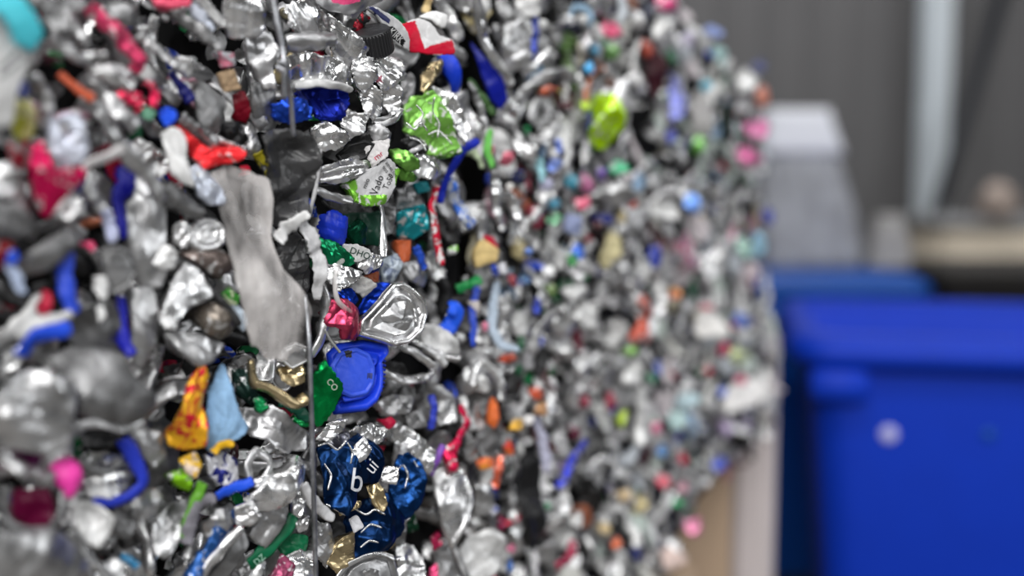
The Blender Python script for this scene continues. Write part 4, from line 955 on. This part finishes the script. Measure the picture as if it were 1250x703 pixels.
def filler(x, y, s, near):
    ms, word = pick(near, x)
    off = rf.uniform(-58 if near else -46, -14)
    ang = (math.radians(rf.normal(38, 22)) if y < 330 else math.radians(rf.normal(-30, 40))) if near else math.radians(rf.normal(85, 28))
    if 480 < x < 700: ang = math.radians(rf.normal(78, 18))
    d = R([math.cos(ang), math.sin(ang)]); n = R([-d[1], d[0]]); c = R([x, y])
    q = rf.rand()
    if q < .46:
        L = s * rf.uniform(1.2, 2.0); bw = rf.normal(0, .18) * L
        P = [c - d * L / 2 + n * rf.normal(0, .06) * L, c - d * L * .15 + n * bw * .8, c + d * L * .18 + n * bw, c + d * L / 2 + n * rf.normal(0, .06) * L]
        S('metal_strip' if near else 'can_strip', word + (' folded can strip' if near else ' bent can strip'), ms, off, P, [s * rf.uniform(.16, .3), s * rf.uniform(.25, .42), s * rf.uniform(.16, .34)], cr=rf.uniform(.1, .3), arch=rf.uniform(-.1, .3), n=22, mc=7, w=.6)
    elif q < .87:
        m = rf.randint(7, 10); th = np.sort((np.arange(m) + rf.uniform(-.32, .32, m)) / m * 2 * math.pi); rr = rf.uniform(.75, 1.2, m) * s * .5
        asp = rf.uniform(.5, .95)
        P = c + np.outer(np.cos(th) * rr * 1.2, d) + np.outer(np.sin(th) * rr * asp, n)
        I('crushed_can' if near else 'metal_scrap', word + ' crumpled can scrap', ms, off, P, cr=rf.uniform(.45, .8), dome=rf.uniform(-.1, .1), bend=rf.normal(0, .5), sk=8, jag=.08, K=10, M=34, w=.55, tilt=.4)
    elif q < .95:
        th = np.linspace(0, 2 * math.pi, 14, endpoint=False)
        P = c + np.outer(np.cos(th) * s * .48, d) + np.outer(np.sin(th) * s * .48 * rf.uniform(.35, .8), n)
        I('lid_disc', word + ' bent can lid', ms, off, P, cr=.1, dome=.05, bend=rf.normal(0, .3), sk=5, K=12, M=36, prof='lid', w=.55, tilt=.4, jag=.01)
    else:
        th = np.linspace(0, 2 * math.pi, 12, endpoint=False)
        P = c + np.outer(np.cos(th) * s * .6, d) + np.outer(np.sin(th) * s * .38, n)
        I('crushed_can', word + ' dented can side', ms, off, P, cr=.3, dome=.15, bend=.4, sk=14, K=10, M=34, w=.55, tilt=.3)
def in_void(x, y): return any(((x - a) / b) ** 2 + ((y - c) / d) ** 2 < 1.25 for a, c, b, d in VOIDS)
for near, tries in ((True, 2600), (False, 6000)):
    for _ in range(tries):
        x = rf.uniform(-40, 566) if near else rf.uniform(566, 950); y = rf.uniform(-30, 735)
        sc_ = (1.40 - .00097 * x)
        s = 62 * sc_ * rf.uniform(.62, 1.15) * (.8 if not near else 1)
        if in_void(x, y) or not inside(SIL, x, y): continue
        if not near and not all(inside(SIL, x + dx * s * .45, y + dy * s * .45) for dx in (-1, 1) for dy in (-1, 1)): continue
        md = s * (.57 if near else .56)
        if any((x - a) ** 2 + (y - b) ** 2 < md * md for a, b in done): continue
        if covered(x - s * .5, y - s * .5, x + s * .5, y + s * .5) > (.72 if near else .8): continue
        done.append((x, y))
        filler(x, y, s, near)
# fine shreds deeper in, too many and too small to count
SHREDS = []
for near in (True, False):
    V = []; F = []; MI = []; base = 0
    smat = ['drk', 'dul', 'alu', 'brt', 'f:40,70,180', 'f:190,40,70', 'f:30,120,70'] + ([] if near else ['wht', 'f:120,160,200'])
    O = on_face(280 if near else 760, 350, -.05)
    for _ in range(1500 if near else 3000):
        x = rf.uniform(-60, 566) if near else rf.uniform(566, 945); y = rf.uniform(-330, 900)
        if not inside(SIL2, x, y) or (in_void(x, y) and rf.rand() < .96) or (-60 < y < 760 and rf.rand() < .45): continue
        s = (36 if near else 28) * (1.40 - .00097 * x) * rf.uniform(.5, 1.2)
        if not near and not (inside(SIL2, x + s * .6, y + s * .4) and inside(SIL2, x + s * .6, y - s * .6)): continue
        th = np.linspace(0, 2 * math.pi, 7, endpoint=False); ang = rf.uniform(0, 3.1)
        fr = face_frame(x, y, rf.uniform(-.06, -.03), rf, .6, .55)
        q = R([fr.ab(x + s * (math.cos(t) * math.cos(ang) - .5 * math.sin(t) * math.sin(ang)), y + s * (math.cos(t) * math.sin(ang) + .5 * math.sin(t) * math.cos(ang))) for t in th]) * .6
        sz = math.sqrt(area_centroid(q)[0])
        a, b, h, f_ = polar_sheet(q, Relief(rf, sz, .5, .1, rf.normal(0, .3), sz, sz), 4, 14, .004, .06, rf)
        V.append(fr.local(a, b, h) + fr.O - O); F += [tuple(v + base for v in ff) for ff in f_]; MI += [rf.choice(len(smat), p=R([.34, .26, .16, .1] + [.14 / (len(smat) - 4)] * (len(smat) - 4)))] * len(f_); base += len(a)
    SHREDS.append((np.concatenate(V) + O, F, MI, smat))
# ------------------------------------------------------------------ bales' dense inside
def simple(name, rgb, rough=.6, metal=0.0, var=0.0, scale=8, bump=0.0):
    m, nt, b = base_mat(name); b.inputs['Roughness'].default_value = rough; b.inputs['Metallic'].default_value = metal
    c = L3(rgb); b.inputs['Base Color'].default_value = c; b.inputs['Specular IOR Level'].default_value = .25
    if var:
        tc = crinkle(nt, b, bump, (30, 200)); dirt(nt, b, tc, tuple(x * (1 - var) for x in c[:3]) + (1,), c, scale, .35, .65)
    return m
M_core = simple('packed metal with painted shade', (15, 15, 16), .7, .2)  # near-black colour paints the shade seen in gaps between the pieces
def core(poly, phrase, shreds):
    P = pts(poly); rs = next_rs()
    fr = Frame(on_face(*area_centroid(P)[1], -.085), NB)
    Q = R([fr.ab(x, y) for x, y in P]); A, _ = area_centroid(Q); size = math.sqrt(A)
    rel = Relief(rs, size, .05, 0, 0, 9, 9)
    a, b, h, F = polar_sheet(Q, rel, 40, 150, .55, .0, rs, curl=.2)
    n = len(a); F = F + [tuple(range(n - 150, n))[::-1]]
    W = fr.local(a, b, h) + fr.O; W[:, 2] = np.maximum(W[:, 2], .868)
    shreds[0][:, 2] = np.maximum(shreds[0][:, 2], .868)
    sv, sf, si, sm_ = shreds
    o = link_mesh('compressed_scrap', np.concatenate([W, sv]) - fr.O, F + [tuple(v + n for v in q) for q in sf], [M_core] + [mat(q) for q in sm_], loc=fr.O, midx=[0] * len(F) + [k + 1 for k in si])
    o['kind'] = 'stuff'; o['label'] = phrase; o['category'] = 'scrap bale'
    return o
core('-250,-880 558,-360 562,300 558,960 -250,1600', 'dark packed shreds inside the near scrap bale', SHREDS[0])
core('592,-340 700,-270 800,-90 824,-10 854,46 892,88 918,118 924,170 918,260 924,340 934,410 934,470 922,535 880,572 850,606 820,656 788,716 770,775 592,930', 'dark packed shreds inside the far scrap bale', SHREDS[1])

# ------------------------------------------------------------------ solid helpers
def box_mesh(x0, x1, y0, y1, z0, z1, bv=.0):
    b = min(bv, (x1 - x0) / 3, (y1 - y0) / 3, (z1 - z0) / 3)
    def ring(i, z): return [(x0 + i + b, y0 + i, z), (x1 - i - b, y0 + i, z), (x1 - i, y0 + i + b, z), (x1 - i, y1 - i - b, z), (x1 - i - b, y1 - i, z), (x0 + i + b, y1 - i, z), (x0 + i, y1 - i - b, z), (x0 + i, y0 + i + b, z)]
    b = max(b, 1e-4)
    rs_ = [ring(b, z0), ring(0, z0 + b), ring(0, z1 - b), ring(b, z1)]
    return loft(rs_, True)
def loft(rings, caps=False):
    n = len(rings[0]); V = [v for r in rings for v in r]
    F = [(k * n + i, k * n + (i + 1) % n, (k + 1) * n + (i + 1) % n, (k + 1) * n + i) for k in range(len(rings) - 1) for i in range(n)]
    if caps: F += [tuple(range(n))[::-1], tuple((len(rings) - 1) * n + i for i in range(n))]
    return V, F
def rr(cx, cy, w, d, r, z, n=7):
    out = []
    for sx, sy, t0 in ((1, -1, -90), (1, 1, 0), (-1, 1, 90), (-1, -1, 180)):
        for k in range(n):
            t = math.radians(t0 + 90 * k / (n - 1))
            out.append((cx + sx * (w / 2 - r) + r * math.cos(t), cy + sy * (d / 2 - r) + r * math.sin(t), z))
    return out
def tag(o, label, cat, group=None, kind=None):
    o['label'] = label; o['category'] = cat
    if group: o['group'] = group
    if kind: o['kind'] = kind
def struct(o, label=None):
    o['kind'] = 'structure'
    if label: o['label'] = label

# ------------------------------------------------------------------ setting
M_floor = simple('concrete', (120, 118, 115), .8, 0, .25, 3, .1)
V, F = box_mesh(-6, 8, -5, 8, -.2, 0, .001); struct(link_mesh('floor', V, F, [M_floor], smooth=False))
M_wall = simple('grey wall sheeting', (104, 103, 104), .55, 0, .06, 2, .05)
V = []; F = []; k = 0; x = -6.0; prof_ = []
while x < 8:
    prof_ += [(x, 6.3), (x + .16, 6.3), (x + .175, 6.285), (x + .215, 6.285), (x + .23, 6.3)]; x += .25
for q in prof_: V += [(q[0], q[1], 0), (q[0], q[1], 5.2)]
F = [(2 * i, 2 * i + 2, 2 * i + 3, 2 * i + 1) for i in range(len(prof_) - 1)]
struct(link_mesh('wall_back', V, F, [M_wall], smooth=False, solid=.02))

# ------------------------------------------------------------------ what the bales stand on
M_card = simple('brown card', (196, 170, 145), .8, 0, .08, 5, .1)
def face_box(u0, u1, n0, n1, z0, z1, name, mt, parent=None, bv=.006):
    V, F = box_mesh(u0, u1, n0, n1, z0, z1, bv)
    base = NB * CB * 1.0
    V = [UB * v[0] - NB * v[1] + base + R([0, 0, v[2]]) for v in V]
    return link_mesh(name, V, F, [mt], parent=parent, smooth=False)
def u_of(x, y, off): return on_face(x, y, off) @ UB
uE = u_of(850, 650, -.03); uM = u_of(575, 650, -.03)
for u0, u1, lab_ in ((uM + .02, uE, 'tan cardboard box under the far scrap bale'), (uM - 1.0, uM, 'tan cardboard box under the near scrap bale')):
    r_ = empty('cardboard_box', UB * (u0 + u1) / 2 + NB * (CB - .3)); tag(r_, lab_, 'box', 'cardboard boxes under the bales')
    for nm, a in (('front_panel', (u0, u1, .03, .036, 0, .86)), ('back_panel', (u0, u1, .574, .58, 0, .86)), ('side_panel', (u0, u0 + .006, .037, .573, 0, .86)), ('side_panel', (u1 - .006, u1, .037, .573, 0, .86)), ('top_flap', (u0 + .007, u1 - .007, .037, .573, .852, .858))):
        o = face_box(*a, nm, M_card, bv=.001); o.parent = r_; o.location = -r_.location
M_post = simple('white painted post', (206, 196, 196), .55, 0, .06, 6, .05)
pc = at_depth(921, 650, 2.34); w_ = 52 * 2.34 / FPX
V, F = box_mesh(pc[0] - w_ / 2, pc[0] + w_ / 2, pc[1], pc[1] + w_, 0, 1.19, .012)
tag(link_mesh('wooden_post', V, F, [M_post], smooth=False), 'white painted post standing behind the far end of the scrap bale', 'post')

pa = at_depth(822, 650, 2.3); pb_ = at_depth(893, 650, 2.3)
V, F = box_mesh(pa[0], pb_[0], pa[1], pa[1] + .03, 0, 1.1, .004)
tag(link_mesh('wooden_board', V, F, [M_card], smooth=False), 'tan board standing beside the white painted post', 'board')
# ------------------------------------------------------------------ the blue bins
M_bin = simple('blue bin plastic', (4, 54, 186), .55, 0, .06, 8, .03)
M_bin2 = simple('teal blue bin plastic', (16, 74, 156), .42)
M_blk = simple('black rubber', (24, 24, 26), .7)
M_pale = simple('pale disc', (190, 190, 235), .4)
def bin_body(root, w, d, top, mt, rimh=.07, fl=.05):
    T = [rr(0, d / 2, w * .86, d * .84, .07, .17), rr(0, d / 2, w * .88, d * .86, .08, .20), rr(0, d / 2, w, d, .09, top - .02),
         rr(0, d / 2, w, d, .09, top), rr(0, d / 2, w - .04, d - .04, .08, top), rr(0, d / 2, w * .86, d * .84, .07, .22)]
    V, F = loft(T, True); link_mesh('bin_body', V, F, [mt], parent=root)
    E = .024
    T = [rr(0, d / 2, w + .002, d + .002, .09, top - rimh), rr(0, d / 2, w + 2 * fl - E, d + 2 * fl - E, .1, top - rimh), rr(0, d / 2, w + 2 * fl, d + 2 * fl, .1, top - rimh + E), rr(0, d / 2, w + 2 * fl, d + 2 * fl, .1, top - E),
         rr(0, d / 2, w + 2 * fl - E * 2, d + 2 * fl - E * 2, .1, top + .004), rr(0, d / 2, w - .03, d - .03, .085, top + .004), rr(0, d / 2, w - .045, d - .045, .08, top - .012)]
    V, F = loft(T); link_mesh('rim', V, F, [mt], parent=root)
    for sx in (-1, 1):
        for sy in (.14, d - .14):
            V, F = tube([(sx * w * .36 - .022, sy, .08), (sx * w * .36 + .022, sy, .08)], .08, 24); wh = link_mesh('wheel', V, F, [M_blk], parent=root, smooth=False)
            V, F = box_mesh(sx * w * .36 - .03, sx * w * .36 + .03, sy - .03, sy + .03, .155, .18, .004); link_mesh('wheel_bracket', V, F, [M_blk], parent=root, smooth=False)
ROT = math.radians(-12)
bw, bd, bt = 1.22, .78, 1.15
pf = at_depth(962, 436, 2.5)                      # front corner of the rim
c_, s_ = math.cos(ROT), math.sin(ROT)
b0 = R([pf[0], pf[1], 0]) + R([c_, s_, 0]) * (bw / 2 + .05) + R([-s_, c_, 0]) * .05
r_ = empty('wheelie_bin', b0, ROT); tag(r_, 'open bright blue wheeled bin standing beyond the scrap bale', 'bin')
bin_body(r_, bw, bd, bt, M_bin)
V, F = box_mesh(-bw / 2 + .0, -bw / 2 + .13, -.046, .03, bt - .148, bt - .072, .012); link_mesh('lifting_lug', V, F, [M_bin], parent=r_)
V, F = box_mesh(bw / 2 - .13, bw / 2, -.046, .03, bt - .148, bt - .072, .012); link_mesh('lifting_lug', V, F, [M_bin], parent=r_)
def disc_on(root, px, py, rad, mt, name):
    # a small round disc on the bin's sloping front
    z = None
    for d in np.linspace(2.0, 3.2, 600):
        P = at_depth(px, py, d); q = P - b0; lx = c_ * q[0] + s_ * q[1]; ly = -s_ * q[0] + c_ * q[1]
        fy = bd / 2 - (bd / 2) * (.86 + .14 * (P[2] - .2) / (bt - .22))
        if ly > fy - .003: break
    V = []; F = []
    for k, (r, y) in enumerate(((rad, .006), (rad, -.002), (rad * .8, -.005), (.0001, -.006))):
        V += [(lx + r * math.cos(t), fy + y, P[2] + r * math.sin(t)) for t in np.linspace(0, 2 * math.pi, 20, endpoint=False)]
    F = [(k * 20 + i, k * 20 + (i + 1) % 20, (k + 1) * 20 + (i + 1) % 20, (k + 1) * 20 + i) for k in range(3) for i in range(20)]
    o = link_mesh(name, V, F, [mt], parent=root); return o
disc_on(r_, 1085, 530, .019, M_pale, 'round_disc')['label'] = 'pale round disc'
disc_on(r_, 1207, 530, .014, M_bin2, 'round_disc')
r2 = empty('wheelie_bin', (0, 0, 0), 0)
p2 = at_depth(1000, 345, 3.55); r2.location = (p2[0], p2[1], 0)
tag(r2, 'teal blue bin with a closed lid behind the bright blue bin', 'bin')
bin_body(r2, .66, .7, 1.12, M_bin2)
T = [rr(0, .35, .74, .78, .1, 1.13), rr(0, .35, .76, .80, .1, 1.145), rr(0, .35, .75, .79, .1, 1.17), rr(0, .35, .66, .68, .08, 1.2), rr(0, .35, .3, .3, .06, 1.21)]
V, F = loft(T, True); link_mesh('lid', V, F, [M_bin2], parent=r2)
# sacks on the lid
M_sack = simple('white woven sack', (172, 174, 180), .55, 0, .35, 9, .4)
M_sack2 = simple('grey sack', (168, 166, 164), .6, 0, .15, 14, .3)
def sack(px0, px1, py0, py1, D, topw, mt, name, label, seed, fold=True):
    rs = np.random.RandomState(seed)
    A = at_depth(px0, py1, D); Bq = at_depth(px1, py1, D); Tz = at_depth(px1, py0, D)[2]
    z0 = 1.212; w = Bq[0] - A[0]; cx = (A[0] + Bq[0]) / 2; d = min(w * .7, .3)
    r_ = empty(name, (cx, A[1], z0)); tag(r_, label, 'sack')
    rings = []
    H = Tz - z0
    for k in range(15):
        t = k / 14; ww = w * (1 + .05 * math.sin(t * 3.1)) * (1 - t) + topw * w * t; dd = d * (1 - .75 * t ** 1.5)
        ring = rr(0, d / 2, ww, dd, min(ww, dd) * .42, t * H, 8)
        sh = -.05 * t if fold else 0
        rings.append([(sh + x * (1 + .03 * math.sin(7 * t + i * .9)) , y + .012 * math.sin(i * 1.7 + 5 * t), z) for i, (x, y, z) in enumerate(ring)])
    V, F = loft(rings, True); link_mesh('sack_body', V, F, [mt], parent=r_)
    if fold:
        rings = []
        for t in (.74, .8, .92, 1.03):
            tc_ = min(t, 1); ww = w * (1 + .05 * math.sin(tc_ * 3.1)) * (1 - tc_) + topw * w * tc_
            rings.append(rr(-.05 * t, d / 2, ww * 1.07 + .012, d * (1 - .75 * tc_ ** 1.5) + .045, .03, H * t, 8))
        V, F = loft(rings, True); link_mesh('folded_top', V, F, [simple('sack fold', (226, 228, 236), .5)], parent=r_)
sack(925, 1068, 138, 335, 3.75, .50, M_sack, 'woven_sack', 'tall white sack standing on the teal bin lid', 1)
sack(1064, 1116, 262, 335, 3.72, .6, M_sack2, 'grey_sack', 'small grey sack slumped beside the tall white sack', 2, False)
# ------------------------------------------------------------------ the post, its brace and the goods by the wall
M_steel = simple('pale steel', (206, 214, 220), .4, 0, .05, 3, .02)
M_steel2 = simple('dark steel', (34, 36, 42), .5)
q = at_depth(1142, 222, 5.95)
r_ = empty('steel_column', (q[0], q[1], 0)); tag(r_, 'pale steel column in front of the grey wall', 'column')
for nm, a in (('web', (-.012, .012, .012, .13, .03, 5.0)), ('flange', (-.066, .066, 0, .012, .03, 5.0)), ('flange', (-.066, .066, .13, .142, .03, 5.0)), ('base_plate', (-.13, .13, -.06, .2, 0, .03))):
    V, F = box_mesh(*a, .002); link_mesh(nm, V, F, [M_steel], parent=r_, smooth=False)
A = at_depth(1240, -60, 5.75); Bq = at_depth(1122, 330, 5.75); dv = Bq - A; Bq = A + dv * (A[2] - .02) / (A[2] - Bq[2])
V, F = tube([A, (A + Bq) / 2, Bq], .034, 14); tag(link_mesh('brace_pole', V, F, [M_steel2]), 'dark steel brace leaning beside the pale column', 'pole')
M_beige = simple('beige wrapped load', (206, 194, 176), .6, 0, .1, 5, .1)
M_grey = simple('grey load top', (150, 150, 152), .6)
M_dark = simple('dark crate', (62, 60, 58), .6)
q = at_depth(1160, 272, 5.0)
r_ = empty('pallet_load', (q[0] + .6, q[1] + .4, 0)); tag(r_, 'beige wrapped pallet load standing by the grey wall', 'pallet load')
V, F = box_mesh(-.6, .6, -.3, .2, .14, q[2] - .03, .03); link_mesh('wrapped_goods', V, F, [M_beige], parent=r_)
V, F = box_mesh(-.62, .62, -.32, .22, q[2] - .028, q[2] + .02, .01); link_mesh('top_sheet', V, F, [M_grey], parent=r_)
V, F = box_mesh(-.6, .6, -.3, .2, .0, .138, .01); link_mesh('pallet', V, F, [M_card], parent=r_, smooth=False)
q = at_depth(1150, 326, 4.2); zt = q[2]
r_ = empty('storage_crate', (q[0] + .4, q[1] + .25, 0)); tag(r_, 'dark crate in front of the beige pallet load', 'crate')
V, F = loft([rr(0, 0, .72, .44, .03, 0), rr(0, 0, .76, .48, .03, zt - .05), rr(0, 0, .82, .54, .03, zt - .05), rr(0, 0, .82, .54, .03, zt), rr(0, 0, .74, .46, .03, zt), rr(0, 0, .70, .42, .03, .06)], True)
link_mesh('crate_body', V, F, [M_dark], parent=r_)
V, F = box_mesh(-.34, .34, -.2, .2, zt - .12, zt - .01, .02); link_mesh('crate_filling', V, F, [M_dark], parent=r_)
q = at_depth(1240, 262, 4.9)
rs = np.random.RandomState(9); zb = at_depth(1160, 272, 5.0)[2] + .02
rings = [[(q[0] + rad * math.cos(t) * (1 + .15 * math.sin(3 * t + k)), q[1] + .2 + rad * math.sin(t), zb + z) for t in np.linspace(0, 2 * math.pi, 16, endpoint=False)] for k, (rad, z) in enumerate(((.07, 0), (.09, .03), (.085, .09), (.06, .14), (.02, .165)))]
V, F = loft(rings, True); r_ = link_mesh('cloth_bundle', V, F, [simple('orange grey cloth', (186, 170, 160), .8, 0, .5, 20, .3)]); tag(r_, 'pale bundle of cloth lying on the beige pallet load', 'bundle')

# ------------------------------------------------------------------ light
wd = bpy.data.worlds.new('world'); sc.world = wd; wd.use_nodes = True
wd.node_tree.nodes['Background'].inputs['Color'].default_value = (.92, .96, 1, 1); wd.node_tree.nodes['Background'].inputs['Strength'].default_value = .075
def area(name, loc, target, sx, sy, power, col=(1, 1, 1)):
    l = bpy.data.lights.new(name, 'AREA'); l.shape = 'RECTANGLE'; l.size = sx; l.size_y = sy; l.energy = power; l.color = col
    o = bpy.data.objects.new(name, l); COL.objects.link(o); o.location = loc
    o.rotation_euler = (Vector(target) - Vector(loc)).to_track_quat('-Z', 'Y').to_euler(); return o
area('added_key_light', (-.4, -3.3, 3.5), (.6, 1.7, 1.1), 3.0, 2.2, 290, (1, .995, .98))  # added key light behind the camera, no gate stands there
area('added_side_light', (4.6, -.6, 2.6), (.2, 1.2, 1.3), 1.1, 1.6, 70, (.97, .99, 1))  # unseen light added for highlights on the metal's right side
for i, (x, y) in enumerate(((-.3, .5), (-.3, -1.6), (.9, -.6), (2.3, .1), (1.2, 4.9), (3.4, 3.6))):
    area('added_strip_light', (x, y, 4.4), (x, y + .01, 0), 1.8, .16, (58, 14, 36, 30, 60, 50)[i])  # unseen overhead strips, added for thin highlights and fill
vs = sc.view_settings
sc.display_settings.display_device = 'sRGB'
vs.view_transform = 'Standard'; vs.look = 'None'; vs.gamma = 1; vs.use_curve_mapping = False; vs.exposure = -0.42
sc.cycles.use_denoising = True; sc.cycles.max_bounces = 6; sc.cycles.transparent_max_bounces = 12
sc.cycles.use_adaptive_sampling = False

# ------------------------------------------------------------------ names of place for every piece
PLUR = {'can_scrap': 'can scraps', 'metal_scrap': 'metal scraps', 'can_strip': 'can strips', 'crushed_can': 'crushed cans', 'metal_strip': 'metal strips', 'lid_disc': 'can lids', 'plastic_scrap': 'plastic scraps', 'bottle_cap': 'bottle caps', 'plastic_film': 'films',
        'plastic_strip': 'plastic strips', 'foil_scrap': 'foil scraps', 'paper_scrap': 'paper scraps', 'plastic_string': 'cords', 'rim_fragment': 'can rims', 'baling_wire': 'baling wires'}
used = set()
LM = [e for e in ENTRIES if e[6]]
for e in LM:
    lab_ = e[2]
    if len(lab_.split()) < 5 or 'edge' not in lab_: lab_ = lab_ + ' in the %s bale' % e[7]
    if lab_ in used: print('DUP', lab_)
    used.add(lab_); e.append(lab_)
ORD = ['', 'second ', 'third ', 'fourth ', 'fifth ', 'sixth ', 'seventh ', 'eighth ']
def dirw(dx, dy):
    ang = math.degrees(math.atan2(-dy, dx))
    k = int(((ang + 22.5) % 360) // 45)
    return ['just beyond', 'above and beyond', 'directly above', 'above and this side of', 'just this side of', 'below and this side of', 'directly below', 'below and beyond'][k]
for e in sorted((e for e in ENTRIES if not e[6]), key=lambda e: min((e[3] - l[3]) ** 2 + (e[4] - l[4]) ** 2 for l in LM if l[7] == e[7])):
    near = sorted((l for l in LM if l[7] == e[7]), key=lambda l: (l[3] - e[3]) ** 2 + (l[4] - e[4]) ** 2)
    ok = None
    for o_ in ORD:
        for l in near[:3 if o_ == '' else 2]:
            c = '%s%s %s the %s' % (o_, e[2], dirw(e[3] - l[3], e[4] - l[4]), l[2])
            if len(c.split()) <= 16 and c not in used: ok = c; break
        if ok: break
    if ok is None: ok = e[2] + ' in the ' + e[7] + ' bale'
    used.add(ok); e.append(ok)
for e in ENTRIES:
    e[0]['label'] = e[8]; e[0]['category'] = CAT[e[1]]; e[0]['group'] = '%s pressed into the %s bale' % (PLUR[e[1]], e[7])
from collections import Counter
print('THINGS', len(ENTRIES), Counter(e[1] for e in ENTRIES), 'faces', sum(len(m.polygons) for m in bpy.data.meshes))
